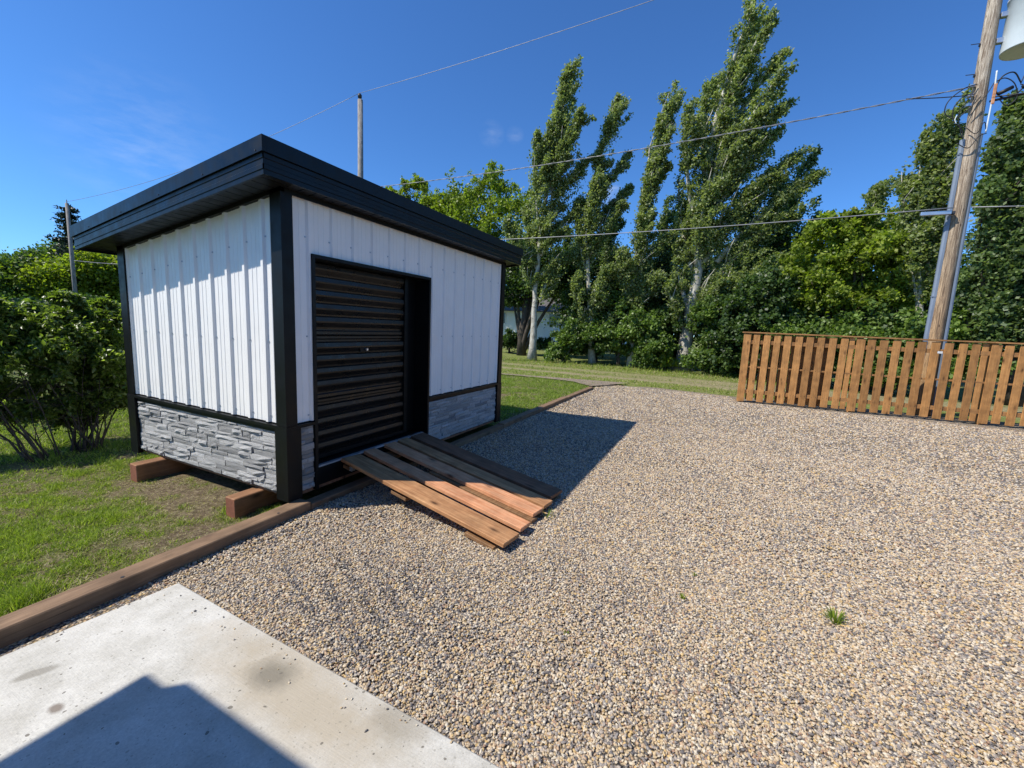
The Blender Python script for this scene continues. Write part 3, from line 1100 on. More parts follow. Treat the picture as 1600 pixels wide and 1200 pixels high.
def fascia_x(yo, sgn):
    steps = [(0, .018), (.03, .018), (.034, .0225), (.062, .0225), (.066, .018), (.098, .018), (.102, .0225), (.13, .0225)]
    vs, fs = [], []
    for (h, d) in [(0, 0)] + steps + [(.16, .018)]:
        top = ztop(yo) - LIP; bot = zbot(yo)
        hh_ = bot + (top - bot) * min(1, h / .135)
        for xx in (xa + .002, xb - .002):
            vs.append((xx, yo + sgn * (d - .0185), hh_))
    k = len(vs) // 2
    for i in range(k - 1):
        q = (2 * i, 2 * i + 1, 2 * i + 3, 2 * i + 2)
        fs.append(q if sgn < 0 else q[::-1])
    return MB().add(vs, fs)


rbuild(fascia_y(xa, -1), 'fascia', M['black_fascia'])
rbuild(fascia_y(xb, 1), 'fascia', M['black_fascia'])
rbuild(fascia_x(ya, -1), 'fascia', M['black_fascia'])
rbuild(fascia_x(yb, 1), 'fascia', M['black_fascia'])
lipb = lambda y: ztop(y) - LIP - .002
lipt = lambda y: ztop(y) + .006
rbuild(slope_box(xa - .018, ya - .018, xa + .012, yb + .018, lipb, lipt), 'drip_edge', M['black_fascia'])
rbuild(slope_box(xb - .012, ya - .018, xb + .018, yb + .018, lipb, lipt), 'drip_edge', M['black_fascia'])
rbuild(slope_box(xa + .0125, ya - .018, xb - .0125, ya + .012, lipb, lipt), 'drip_edge', M['black_fascia'])
rbuild(slope_box(xa + .0125, yb - .012, xb - .0125, yb + .018, lipb, lipt), 'drip_edge', M['black_fascia'])
# soffit boards
pitch = .1016
yy = ya + .004
while yy < yb - .02:
    e = min(yy + pitch, yb - .004)
    for (p0, p1) in ((xa + .004, X0 - .003), (X1 + .003, xb - .004)):
        rbuild(slope_box(p0, yy + .004, p1, e - .004, lambda y: zsof(y), lambda y: zsof(y) + .012), 'soffit_board', M['soffit'])
    yy += pitch
for (p0, p1) in ((xa + .004, X0 - .003), (X1 + .003, xb - .004)):
    rbuild(slope_box(p0, ya + .004, p1, yb - .004, lambda y: zsof(y) + .013, lambda y: zsof(y) + .022), 'soffit_backing', M['soffit'])
xx = X0
while xx < X1 - .02:
    e = min(xx + pitch, X1)
    rbuild(slope_box(xx + .004, ya + .004, e - .004, Y0 - .002, lambda y: zsof(y), lambda y: zsof(y) + .012), 'soffit_board', M['soffit'])
    xx += pitch
rbuild(slope_box(X0, ya + .004, X1, Y0 - .002, lambda y: zsof(y) + .013, lambda y: zsof(y) + .022), 'soffit_backing', M['soffit'])
rbuild(slope_box(X0, Y1 + .002, X1, yb - .004, lambda y: zsof(y), lambda y: zsof(y) + .02), 'soffit_backing', M['soffit'])
# J-trim where the soffit meets the walls
rbuild(slope_box(X0 - .034, Y0 - .034, X0 - .0005, Y1 + .03, lambda y: zsof(y) - .03, lambda y: zsof(y) - .001), 'soffit_trim', M['black_metal'])
rbuild(slope_box(X1 + .0005, Y0 - .034, X1 + .034, Y1 + .03, lambda y: zsof(y) - .03, lambda y: zsof(y) - .001), 'soffit_trim', M['black_metal'])
rbuild(slope_box(X0, Y0 - .0335, X1, Y0 - .0305, lambda y: zsof(y) - .036, lambda y: zsof(y) - .001), 'soffit_trim', M['black_metal'])
fsr = MB()
for yy in np.arange(ya + .05, yb, .6):
    z = ztop(yy) - LIP + .015
    fsr.box(xa - .0215, yy - .004, z - .004, xa - .017, yy + .004, z + .004)
tag(rbuild(fsr, 'fascia_screws', M['darkmetal']), kind='stuff')

# timbers the shed stands on
def timber(name, label, cat, x0, x1, yc, w, z0, z1, mat, rot=0.0, group=None, end=True):
    L = x1 - x0
    o = MB().box(0, -w / 2, 0, L, w / 2, z1 - z0, .006).build(name, mat)
    o.location = (x0, yc, z0)
    o.rotation_euler = (0, 0, rot)
    if end:
        o.data.materials.append(M['endgrain'])
        o.data.polygons[0].material_index = 1
    return tag(o, label, cat, group)


timber('support_timber', 'reddish brown timber under the shed, its end sticking out near the rear left corner', 'timber', 1.905, X1 + .15, 4.86, .125, -.11, ZB - .031, M['runner'], group='timbers carrying the shed')
timber('support_timber', 'reddish brown timber under the shed, its end sticking out near the front left corner', 'timber', 1.915, X1 + .15, 3.37, .125, -.11, ZB - .031, M['runner'], group='timbers carrying the shed')
# edging timbers
G2 = 'brown edging timbers along the gravel'
timber('edging_timber', 'long brown edging timber between the lawn and the concrete slab', 'timber', -.9, 2.215, 2.825, .13, -.05, .088, M['timber'], .016, G2, False)
timber('edging_timber', 'brown edging timber running beneath the shed front and the ramp', 'timber', 2.22, 5.6, 2.862, .105, -.05, .066, M['timber'], .0, G2, False)
timber('edging_timber', 'brown edging timber past the right end of the shed, half in its shadow', 'timber', 5.604, 8.75, 2.862, .12, -.05, .080, M['timber'], .012, G2, False)
timber('edging_timber', 'last brown edging timber, in full sun at the far end of the lawn', 'timber', 8.756, 10.92, 2.905, .11, -.05, .065, M['timber'], .0, G2, False)

sk = MB()
for xx in (.15, 1.02, 1.95):
    sk.tube([(xx, 2.80 + .016 * xx, .0875), (xx, 2.80 + .016 * xx, .0905)], .009, 8)
tag(sk.build('timber_spikes', M['darkmetal']), 'dark spike heads sunk in the nearest edging timber', 'spikes', kind='stuff')

# ------------------------------------------------------------------ ramp
ramp = thing('wooden_ramp', 'plank ramp like a pallet leaning on the sill of the black door', 'ramp', (3.1, 2.05, 0))
DL, DR = Vector((2.655, 2.945, .300)), Vector((3.845, 2.990, .300))
OLc, ORc = Vector((2.435, 1.165, .075)), Vector((3.600, 1.175, .070))


def ramp_pt(u, v_):
    return (OLc * (1 - u) + ORc * u) * (1 - v_) + (DL * (1 - u) + DR * u) * v_


def plank(u0, u1, v0, v1, top, th, mat, name, lift=0.0, twist=0.0):
    a, b, c, d = ramp_pt(u0, v0), ramp_pt(u1, v0), ramp_pt(u1, v1), ramp_pt(u0, v1)
    cen = (a + b + c + d) / 4
    ay = ((c + d) / 2 - (a + b) / 2); L = ay.length; ay.normalize()
    ax = (b - a); Wd = ((b - a).length + (c - d).length) / 2; ax = (ax - ay * ax.dot(ay)).normalized()
    az = ax.cross(ay)
    o = MB().box(-Wd / 2, -L / 2, -th, Wd / 2, L / 2, 0, .004).build(name, mat, ramp)
    mt = Matrix((ax, ay, az)).transposed().to_4x4()
    mt.translation = cen + az * (top + lift) - ramp.location
    o.matrix_local = mt @ Matrix.Rotation(twist, 4, 'Y')
    return o


SETS = [(0.0, .172, 'ramp_tan', 0, .006), (.228, .345, 'ramp_new', .003, -.01), (.462, .600, 'ramp_new', .000, .010), (.634, .762, 'ramp_tan', .001, -.008), (.812, 1.0, 'ramp_brown', .001, .006)]
for u0, u1, mt, lf, tw in SETS:
    plank(u0, u1, 0 + random.uniform(-.006, .01), 1.0, 0, .034, M[mt], 'plank', lf, tw)
plank(.425, .50, .0, .62, -.0345, .03, M['ramp_sup'], 'plank')
plank(.60, .67, .02, .97, -.0345, .03, M['ramp_brown'], 'plank')
for v0, v1 in ((.005, .15), (.50, .60), (.90, .97)):
    plank(.025 if v0 > .1 else .002, 1.0, v0, v1, -.0655, .030, M['ramp_sup'], 'bearer')
bk = MB().box(-.02, -.015, -.02, .02, .015, .02).build('bracket', M['galv'], ramp)
bk.location = Vector((2.69, 2.86, .215)) - ramp.location

# ------------------------------------------------------------------ fence
fence = thing('wooden_fence', 'brown treated wooden fence of upright boards with gaps and a cap rail', 'fence', (11.50, -.56, 0))
fence.rotation_euler = (0, 0, math.atan2(-.35 * -1, -5.9) - math.pi)   # local -Y runs away along the fence
fence.rotation_euler = (0, 0, math.atan2(.36, 5.9))
FH = 1.67


def fb(name, s0, s1, x0, x1, z0, z1, mat, bev=.004):
    """s = distance along the fence; the mesh is centred on itself"""
    cy, cx_, cz = -(s0 + s1) / 2, (x0 + x1) / 2, z0
    o = MB().box(x0 - cx_, -(s1 - s0) / 2, 0, x1 - cx_, (s1 - s0) / 2, z1 - z0, bev).build(name, mat, fence)
    o.location = (cx_, cy, cz)
    return o


rr = random.Random(3)
posts = [0.0, 2.18, 4.36, 6.54, 8.72]
for i, p in enumerate(posts):
    fb('fence_post', p + .002, p + .094, .003, .092, -.05, FH - .02, M['fence'])
    fb('fence_board', p - .03, p + .125, -.055, -.036, .03 if i else .02, FH - .035, M['fence'])
    if i == 0:
        continue
    fb('fence_board', p - .155, p - .055, -.033, -.014, .06, FH - .03, M['fence'])
for i in range(len(posts) - 1):
    a, b = posts[i], posts[i + 1]
    nb = 9
    step = (b - .155 - (a + .125)) / nb
    for k in range(nb):
        w_ = rr.uniform(.128, .142)
        c = a + .125 + step * (k + .5) + .0
        o = fb('fence_board', c - w_ / 2 + .012, c + w_ / 2 + .012, -.054, -.036, rr.uniform(.035, .06), FH - .03 - rr.uniform(0, .012), M['fence'])
        o.rotation_euler = (rr.uniform(-.006, .006), 0, 0)
    for z, h in ((.22, .088), (.84, .038), (1.40, .088)):
        fb('fence_rail', a + .001, b - .001, -.0335, .0025, z, z + h, M['fence_y'])
    if i == 0:
        for k in range(8):
            c = a + .23 + k * .205
            fb('back_board', c - .066, c + .066, .095, .113, .06, FH - .06, M['fence'])
        for z in (.22, .84, 1.40):
            fb('fence_rail', a + .1, a + 1.75, .0935 - .001, .0945, z, z + .05, M['fence_y'])
for i in range(len(posts) - 1):
    fb('cap_rail', posts[i] - (.05 if i == 0 else -.002), posts[i + 1], -.075, .10, FH - .018, FH + .012, M['fence_y'])
nm_ = MB()
for i in range(len(posts) - 1):
    a, b = posts[i], posts[i + 1]
    step = (b - .155 - (a + .125)) / 9
    for k in range(9):
        c_ = a + .125 + step * (k + .5) + .012
        for z in (.265, .86, 1.445):
            for dd in (-.035, .035):
                nm_.box(-.0565, -(c_ + dd) - .004, z - .004, -.0535, -(c_ + dd) + .004, z + .004)
tag(nm_.build('nail_heads', M['darkmetal'], fence), kind='stuff')
tg = fb('tag_plate', 3.52, 3.60, -.058, -.0545, 1.40, 1.445, M['plastic_white'], 0)

# ------------------------------------------------------------------ poles and wires
PX, PY = 12.43, -4.262
pole = thing('utility_pole', 'tall brown wooden utility pole behind the fence with transformer and grey cable guards', 'utility pole', (PX, PY, 0))
zs = [0, 1, 2, 3, 4, 5, 6, 7, 8, 9, 10, 10.9]
MB().tube([(0.02 * math.sin(z * .6), .015 * math.sin(z * .9), z) for z in zs], [.155 - .0058 * z for z in zs], 20).build('pole_shaft', M['pole'], pole, True)


def guard(y, w, ztop_, name='cable_guard'):
    pts = []
    mb = MB()
    prof = [(-w / 2, 0), (-w / 2, -w * .5), (-w * .28, -w * .9), (w * .28, -w * .9), (w / 2, -w * .5), (w / 2, 0)]
    sgn = 1 if y > 0 else -1
    r_ = .15
    vs = []
    for z in (.02, ztop_):
        rad = .155 - .0058 * z + .002
        for a, b in prof:
            vs.append((a - .03, sgn * (rad - .022) - sgn * b * 1.0, z))
    k = len(prof)
    fs = [(i, i + 1, k + i + 1, k + i) for i in range(k - 1)] + [tuple(range(k, 2 * k)), (0, k - 1, 2 * k - 1, k)]
    if sgn > 0: fs = [f[::-1] for f in fs]
    mb.add(vs, fs)
    return mb.build(name, M['pvc'], pole)


guard(1, .078, 5.80)
guard(-1, .068, 5.88)
for z in (.9, 2.6, 4.1, 5.5):
    MB().box(-.075, .135 - .0058 * z, z, .015, .150 - .0058 * z + .060, z + .02).build('guard_strap', M['pvc'], pole)
# junction bar
MB().box(-.24, .17, 4.28, -.16, .66, 4.36, .008).build('splice_bar', M['bright'], pole)
MB().box(-.20, .10, 4.29, -.10, .22, 4.35).build('bar_bracket', M['darkmetal'], pole)
# bolts
for z in (7.62, 7.05):
    MB().tube([(-.02, .09, z), (-.02, .26, z + .01)], .008, 6).build('through_bolt', M['darkmetal'], pole)
    MB().tube([(-.02, .115, z - .03), (-.02, .135, z - .03)], .03, 8).build('bolt_washer', M['darkmetal'], pole)
# transformer
tcx, tcy, tz0, tz1, tr_ = -.06, -.53, 7.33, 8.30, .335
mb = MB()
prof = [(0, tz0 + .03), (tr_ - .02, tz0 + .012), (tr_ - .005, tz0), (tr_, tz0 + .02), (tr_, tz1 - .03), (tr_ + .015, tz1 - .02), (tr_ + .015, tz1 + .01), (tr_ - .03, tz1 + .05), (.10, tz1 + .09), (0, tz1 + .095)]
seg = 32
vs, fs = [], []
for r_, z in prof:
    for j in range(seg):
        an = 2 * math.pi * j / seg
        vs.append((tcx + r_ * math.cos(an), tcy + r_ * math.sin(an), z))
for i in range(len(prof) - 1):
    for j in range(seg):
        fs.append((i * seg + j, i * seg + (j + 1) % seg, (i + 1) * seg + (j + 1) % seg, (i + 1) * seg + j))
tank = MB().add(vs, fs).build('transformer_tank', M['trans'], pole, True)
tank['label'] = 'pale grey transformer can high on the pole'
for z in (7.55, 8.02):
    MB().box(-.08, -.27, z, .02, -.10, z + .09, .006).build('transformer_bracket', M['bright'], pole)
for dx in (-.12, .1):
    pts = [(tcx + dx, tcy - .05, tz1 + .05), (tcx + dx, tcy - .05, tz1 + .35)]
    b_ = MB()
    for k in range(6):
        z = tz1 + .07 + k * .05
        b_.tube([(tcx + dx, tcy - .05, z), (tcx + dx, tcy - .05, z + .022)], .05, 10)
        b_.tube([(tcx + dx, tcy - .05, z + .022), (tcx + dx, tcy - .05, z + .05)], .028, 10)
    b_.build('bushing', M['darkmetal'], pole, False)
MB().tube([(tcx - .1, tcy + .02, tz1 + .35), (-.05, -.35, 9.0), (-.02, -.14, 9.3)], .009, 6).build('lead_wire', M['cable'], pole, True)


def loopw(pts, r=.008, name='cable_loop', mat='cable', n=10):
    """smooth Catmull-Rom cable through points"""
    P = [Vector(p) for p in pts]
    P = [P[0] * 2 - P[1]] + P + [P[-1] * 2 - P[-2]]
    out = []
    for i in range(1, len(P) - 2):
        for k in range(n):
            t = k / n
            a, b, c, d = P[i - 1], P[i], P[i + 1], P[i + 2]
            out.append(.5 * ((2 * b) + (c - a) * t + (2 * a - 5 * b + 4 * c - d) * t * t + (3 * b - a - 3 * c + d) * t ** 3))
    out.append(P[-2])
    return MB().tube(out, r, 6).build(name, M[mat], pole, True)


# local coords: +y is left in the photograph
loopw([(-.06, -.66, 7.32), (-.07, -.62, 7.0), (-.08, -.56, 6.72)], .009)
loopw([(-.02, -.76, 7.34), (-.04, -.74, 7.0), (-.06, -.68, 6.75)], .009)
loopw([(-.08, -.56, 6.74), (-.12, -.42, 6.93), (-.12, -.26, 6.88), (-.12, -.20, 6.66), (-.1, -.32, 6.5), (-.1, -.5, 6.52), (-.08, -.62, 6.66)], .013)
loopw([(-.12, -.16, 6.80), (-.14, -.30, 6.84), (-.15, -.45, 6.7), (-.13, -.52, 6.45), (-.12, -.40, 6.33), (-.1, -.28, 6.48)], .010)
loopw([(-.1, -.60, 6.62), (-.1, -.78, 6.56), (-.06, -.95, 6.68), (0, -1.2, 6.72)], .013)
loopw([(-.1, -.55, 6.70), (-.1, -.75, 6.63), (-.06, -.9, 6.70), (0, -1.2, 6.88)], .010)
MB().tube([(-.14, -.24, 6.56), (-.12, -.44, 6.66)], .035, 8).build('splice_sleeve', M['cable'], pole, True)
MB().tube([(-.12, -.58, 6.64), (-.1, -.76, 6.76)], .032, 8).build('splice_sleeve', M['darkmetal'], pole, True)
MB().tube([(-.1, -.15, 6.46), (-.09, -.5, 6.50), (-.06, -1.1, 6.60)], .022, 8).build('splice_sleeve', M['cable'], pole, True)
loopw([(-.15, .10, 6.80), (-.17, .30, 6.74), (-.16, .50, 6.55), (-.15, .52, 6.32), (-.15, .34, 6.20), (-.15, .16, 6.35), (-.16, .02, 6.55)], .010)
loopw([(-.15, .12, 6.62), (-.17, .28, 6.60), (-.16, .40, 6.40), (-.15, .36, 6.15), (-.14, .22, 5.98), (-.14, .17, 5.80)], .009)
loopw([(-.16, .12, 6.70), (-.17, .22, 6.5), (-.15, .3, 6.25), (-.14, .19, 5.80)], .008)
loopw([(-.16, .15, 5.98), (-.19, .0, 5.84), (-.17, -.10, 6.05), (-.14, -.16, 5.9)], .008)
loopw([(-.16, .26, 5.70), (-.19, .08, 5.58), (-.18, -.05, 5.78), (-.15, -.17, 5.84)], .009)
loopw([(-.16, .14, 6.2), (-.2, .06, 6.34), (-.18, -.08, 6.62), (-.13, -.16, 6.8)], .008)
loopw([(-.14, -.16, 7.0), (-.14, -.17, 6.7), (-.14, -.165, 6.3), (-.14, -.16, 5.86)], .014, mat='trans')
MB().box(-.16, -.205, 6.38, -.13, -.155, 6.76, .008).build('ground_moulding', M['ramp_new'], pole)
loopw([(-.16, .33, 6.25), (-.16, .35, 6.17), (-.16, .32, 6.09)], .008, mat='trans')
for z in (6.78, 6.60, 6.42):
    MB().box(-.12, .12, z, -.05, .20, z + .05).build('clevis', M['bright'], pole)

def far_pole(label, x, y, h, r, top=True):
    p = thing('utility_pole', label, 'utility pole', (x, y, 0))
    MB().tube([(0, 0, 0), (0, 0, h * .5), (0, 0, h)], [r * 1.15, r, r * .85], 14).build('pole_shaft', M['pole_grey'], p, True)
    if top:
        MB().tube([(r * .3, 0, h - .15), (r * .3, .06, h + .12)], .022, 8).build('insulator_pin', M['darkmetal'], p)
        MB().tube([(r * .3, .06, h + .10), (r * .3, .06, h + .20), (r * .3, .06, h + .25)], [.075, .08, .04], 10).build('insulator', M['darkmetal'], p, True)
    return p


FP = Vector((13.2, 13.48, 0))
LP = Vector((9.97, 30.0, 0))
far_pole('slim grey wooden pole with a top insulator rising behind the shed roof', FP.x, FP.y, 10.05, .115)
far_pole('distant thin grey pole beside the spruce at the far left', LP.x, LP.y, 6.68, .085, False)


def wire(name, label, A, B, sag, r, mat, twist=False, group='overhead wires'):
    A, B = Vector(A), Vector(B)
    L = (B - A).length
    n_ = max(16, int(L / (.05 if twist else .7)))
    if twist: n_ = int(L / .11)
    root = MB()
    def P(t):
        p = A.lerp(B, t); p.z -= sag * 4 * t * (1 - t); return p
    if not twist:
        root.tube([P(i / n_) for i in range(n_ + 1)], r, 6)
    else:
        for k in range(2):
            pts = []
            for i in range(n_ + 1):
                an = i * .11 / .62 * 2 * math.pi + k * math.pi
                pts.append(P(i / n_) + Vector((math.cos(an) * r * 1.2, 0, math.sin(an) * r * 1.2)))
            root.tube(pts, r * (1 if k == 0 else .85), 5)
    o = root.build(name, M[mat], None, True)
    return tag(o, label, 'wire', group)


wire('power_line', 'top overhead wire from the slim grey pole to the upper right corner', (FP.x, FP.y + .06, 10.30), (12.3, -4.2, 10.55), .18, .008, 'wire')
wire('power_line', 'top overhead wire from the slim grey pole down to the far left', (FP.x, FP.y + .06, 10.30), (LP.x, LP.y, 6.75), .5, .008, 'wire')
wire('power_line', 'twisted service wire crossing the poplars to the utility pole cable loops', (13.1, 13.4, 6.72), (12.36, -4.12, 6.80), .20, .0085, 'wire', True)
wire('power_line', 'dark lower strand of the twisted service wire near the utility pole', (12.4, -3.1, 6.77), (12.36, -4.14, 6.64), .015, .010, 'cable')
wire('communication_cable', 'lower thick grey cable passing the silver bar on the utility pole', (13.1, 13.4, 4.62), (12.16, -4.1, 4.40), .16, .011, 'wire')
wire('communication_cable', 'lower grey cable running right from the utility pole out of frame', (12.30, -4.42, 4.42), (12.0, -22, 4.8), .35, .011, 'wire')
wire('power_line', 'dark service wire leaving the utility pole at the right edge', (12.3, -4.42, 6.52), (12.0, -22, 7.2), .3, .013, 'cable')
wire('communication_cable', 'faint low cable in front of the trees at far left', (13.1, 13.6, 4.6), (LP.x, LP.y, 3.9), .5, .012, 'wire')

# ------------------------------------------------------------------ house behind the viewer: its eave throws the shadow on the slab
house = thing('house', 'house beside the slab whose eave corner throws a shadow on the concrete', 'house', (-4, -1, 0))
k_ = 2.50 - .03
sdx, sdy = 1.51 / 2.70, -1.65 / 2.70
ecx, ecy = .780 - sdx * k_, 2.030 - sdy * k_
hb = lambda mb, nm, mt: (setattr(mb, 'v', [(a + 4, b + 1, c) for a, b, c in mb.v]), mb.build(nm, mt, house))[1]
hb(MB().box(-9, -8, -.05, ecx - .45, ecy - .45, 2.499), 'wall', M['siding'])
hb(MB().box(-9.4, -8.4, 2.50, ecx, ecy, 2.515), 'eave', M['black_fascia'])
hb(MB().box(ecx - .10, -8.4, 2.516, ecx - .004, ecy - .125, 2.622), 'gutter', M['black_fascia'])
mbx = prism([(-9.4, -8.4, 2.516), (ecx - .11, -8.4, 2.516), (ecx - .11, ecy - .15, 2.516), (-9.4, ecy - .15, 2.516)], [(-7, -5, 3.6), (-3.8, -5, 3.6), (-3.8, ecy - 3.2, 3.6), (-7, ecy - 3.2, 3.6)])
hb(mbx, 'roof', M['shingle'])

# ------------------------------------------------------------------ bungalow beyond the lane
bun = thing('bungalow', 'pale sided bungalow glimpsed through the trees beyond the lane', 'house', (32, 14, 0))
bb = lambda mb, nm, mt: mb.build(nm, mt, bun)
for i in range(12):
    z = .45 + i * .2
    bb(MB().box(-.03 - .012, -7, z, .05, 6, z + .195), 'siding_board', M['siding'])
bb(MB().box(.02, -7, .0, 8, 6, 2.9), 'wall', M['siding'])
bb(MB().box(-.02, -7.01, 0, .019, 6.01, .44), 'foundation', M['concrete'])
bb(prism([(-.7, -7.6, 2.86), (8.6, -7.6, 2.86), (8.6, 6.6, 2.86), (-.7, 6.6, 2.86)], [(4, -5, 4.9), (4.1, -5, 4.9), (4.1, 4, 4.9), (4, 4, 4.9)]), 'roof', M['shingle'])
for yc, w_ in ((-2.25, 1.3), (-4.6, 1.2), (3, 1.6)):
    wd = bb(MB().box(-.075, yc - w_ / 2, 1.75, -.0425, yc + w_ / 2, 2.75), 'window', M['plastic_white'])
    MB().box(-.082, yc - w_ / 2 + .08, 1.83, -.0755, yc - .03, 2.67).build('pane', M['glass'], wd)
    MB().box(-.082, yc + .03, 1.83, -.0755, yc + w_ / 2 - .08, 2.67).build('pane', M['glass'], wd)
bb(MB().box(-.06, 1.1, .1, -.021, 2.0, .36), 'window', M['glass'])

bun2 = thing('garage', 'low grey garage half hidden by shrubs at the far left', 'garage', (14.0, 52, 0))
for a in (0,):
    MB().box(-6, 0, 0, -.5, 5, 1.9).build('wall', M['siding'], bun2)
    prism([(-6.4, -.4, 1.9), (-.1, -.4, 1.9), (-.1, 5.4, 1.9), (-6.4, 5.4, 1.9)], [(-6.4, 2.4, 2.7), (-.1, 2.4, 2.7), (-.1, 2.6, 2.7), (-6.4, 2.6, 2.7)]).build('roof', M['shingle'], bun2)

# ------------------------------------------------------------------ trees
def poplar(label, X, trunk, plumes, dens, r0_, leaf='leaf_poplar', bark='bark_pale', size=.098, depth=1.0, cat='poplar', name='poplar_tree'):
    """trunk: photograph pixels of the stem; plumes: (x0,y0,x1,y1,radius) of the leafy branches"""
    b = spot(*trunk[0], X)
    root = thing(name, label, cat, (b.x, b.y, 0))
    off = Vector((b.x, b.y, 0))
    tp = [spot(px, py, X) - off for px, py in trunk]
    tp[0].z = 0
    nn = len(tp)
    pts = []
    for i in range(nn - 1):
        for k in range(3):
            pts.append(tp[i].lerp(tp[i + 1], k / 3))
    pts.append(tp[-1])
    rads = [r0_ * (1 - .93 * (i / (len(pts) - 1)) ** .8) for i in range(len(pts))]
    rads[0] *= 1.35
    pts = [p + Vector((random.uniform(-.04, .04), random.uniform(-.03, .03), 0)) if 0 < i else p for i, p in enumerate(pts)]
    limb(pts, rads, 'trunk', M[bark], root, 10)
    allp = []
    wind = (0.15, -.85, .28)
    for (x0_, y0_, x1_, y1_, rad) in plumes:
        S = spot(x0_, y0_, X) - off
        E = spot(x1_, y1_, X) - off
        E.x += random.uniform(-.9, .9) * depth
        L = (E - S).length
        rad *= 1.02
        nl = int(dens * L * rad * 2150)
        q, (a, c, e) = plume_points(S, E, rad * .62, int(nl * .32), wind)
        allp.append(q)
        # feathery side sprays, all swept the way the wind blows
        kk = max(6, int(L * 4.5))
        for k in range(kk):
            t = random.uniform(.0, .96)
            a_, c_, e_ = Vector(a), Vector(c), Vector(e)
            p0 = a_ * (1 - t) ** 2 + c_ * 2 * t * (1 - t) + e_ * t * t
            tg = ((c_ - a_) * (1 - t) + (e_ - c_) * t).normalized()
            sd = Vector((random.uniform(-1, 1), random.uniform(-.9, .9), random.uniform(-.2, .3)))
            rr0 = rad * (.55 + .6 * math.sin(math.pi * min(1, t * .8 + .2)))
            p1 = p0 + sd * rr0 * .45
            p2 = p1 + (tg * 1.0 + Vector((random.uniform(-.3, .3), random.uniform(-.95, -.25), .22))).normalized() * rr0 * random.uniform(.8, 1.5)
            q2, _ = plume_points(p1 * .6 + p0 * .4, p2, rad * random.uniform(.17, .28), int(nl * .68 / kk), wind)
            allp.append(q2)
        bb_ = bez(a, c, e, 8)
        limb(bb_, [r0_ * .34 * (1 - .85 * i / 7) for i in range(8)], 'branch', M[bark], root, 6)
        # secondary shoots
        for k in range(4):
            t = random.uniform(.15, .7)
            p0 = Vector(bb_[int(t * 7)])
            d_ = Vector((random.uniform(-.6, .6), random.uniform(-1.0, .25), random.uniform(.5, 1.1))).normalized()
            limb([p0, p0 + d_ * rad * .6, p0 + d_ * rad * 1.2 + Vector((0, -.15, 0))], [r0_ * .12, r0_ * .08, .008], 'branch', M[bark], root, 5)
    # short leafy shoots hugging the upper stem
    m0 = int(len(pts) * .45)
    for i in range(m0, len(pts) - 1):
        for k in range(3):
            p0 = pts[i].lerp(pts[i + 1], random.random())
            p2 = p0 + Vector((random.uniform(-.7, .7), random.uniform(-1.0, .35), random.uniform(.5, 1.2))).normalized() * random.uniform(.5, 1.0)
            q2, _ = plume_points(p0, p2, .22, 110, wind)
            allp.append(q2)
    leaves('crown', np.concatenate(allp), size, M[leaf], root, .15, (0.05, -.35, 0))
    return root


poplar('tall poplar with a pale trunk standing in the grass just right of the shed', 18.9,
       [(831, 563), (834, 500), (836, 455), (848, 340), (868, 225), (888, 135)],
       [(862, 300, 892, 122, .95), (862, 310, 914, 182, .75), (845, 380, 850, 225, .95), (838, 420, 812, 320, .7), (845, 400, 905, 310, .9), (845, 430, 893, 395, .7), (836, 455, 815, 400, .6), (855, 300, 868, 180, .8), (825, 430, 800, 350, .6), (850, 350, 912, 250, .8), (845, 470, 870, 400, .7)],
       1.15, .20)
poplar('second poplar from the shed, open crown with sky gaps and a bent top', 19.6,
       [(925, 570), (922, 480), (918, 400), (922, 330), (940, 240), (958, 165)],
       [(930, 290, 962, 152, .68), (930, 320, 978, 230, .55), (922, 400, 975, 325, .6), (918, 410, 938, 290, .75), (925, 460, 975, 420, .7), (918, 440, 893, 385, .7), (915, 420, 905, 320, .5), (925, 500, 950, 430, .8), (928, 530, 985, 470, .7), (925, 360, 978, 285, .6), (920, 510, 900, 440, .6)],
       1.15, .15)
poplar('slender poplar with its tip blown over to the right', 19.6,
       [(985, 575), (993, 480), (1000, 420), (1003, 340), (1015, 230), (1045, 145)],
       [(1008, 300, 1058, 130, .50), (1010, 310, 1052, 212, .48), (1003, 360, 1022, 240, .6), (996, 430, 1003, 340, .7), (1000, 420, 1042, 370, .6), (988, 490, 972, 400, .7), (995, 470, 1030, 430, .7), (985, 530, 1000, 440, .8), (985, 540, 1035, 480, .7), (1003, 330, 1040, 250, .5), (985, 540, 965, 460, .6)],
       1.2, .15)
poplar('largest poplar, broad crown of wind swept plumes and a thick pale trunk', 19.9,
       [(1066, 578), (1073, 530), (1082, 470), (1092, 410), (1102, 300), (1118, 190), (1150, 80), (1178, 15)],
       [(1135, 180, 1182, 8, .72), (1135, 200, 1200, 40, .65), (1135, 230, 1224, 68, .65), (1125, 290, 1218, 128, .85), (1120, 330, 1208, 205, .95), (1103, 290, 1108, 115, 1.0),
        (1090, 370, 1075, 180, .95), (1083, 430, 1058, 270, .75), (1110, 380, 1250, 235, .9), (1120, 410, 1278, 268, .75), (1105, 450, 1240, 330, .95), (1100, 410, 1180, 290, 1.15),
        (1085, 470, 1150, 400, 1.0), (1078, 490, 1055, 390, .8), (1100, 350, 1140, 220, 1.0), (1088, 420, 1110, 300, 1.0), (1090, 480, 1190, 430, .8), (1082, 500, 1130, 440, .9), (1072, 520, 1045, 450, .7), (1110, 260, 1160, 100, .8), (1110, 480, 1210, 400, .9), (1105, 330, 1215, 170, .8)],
       .80, .34)
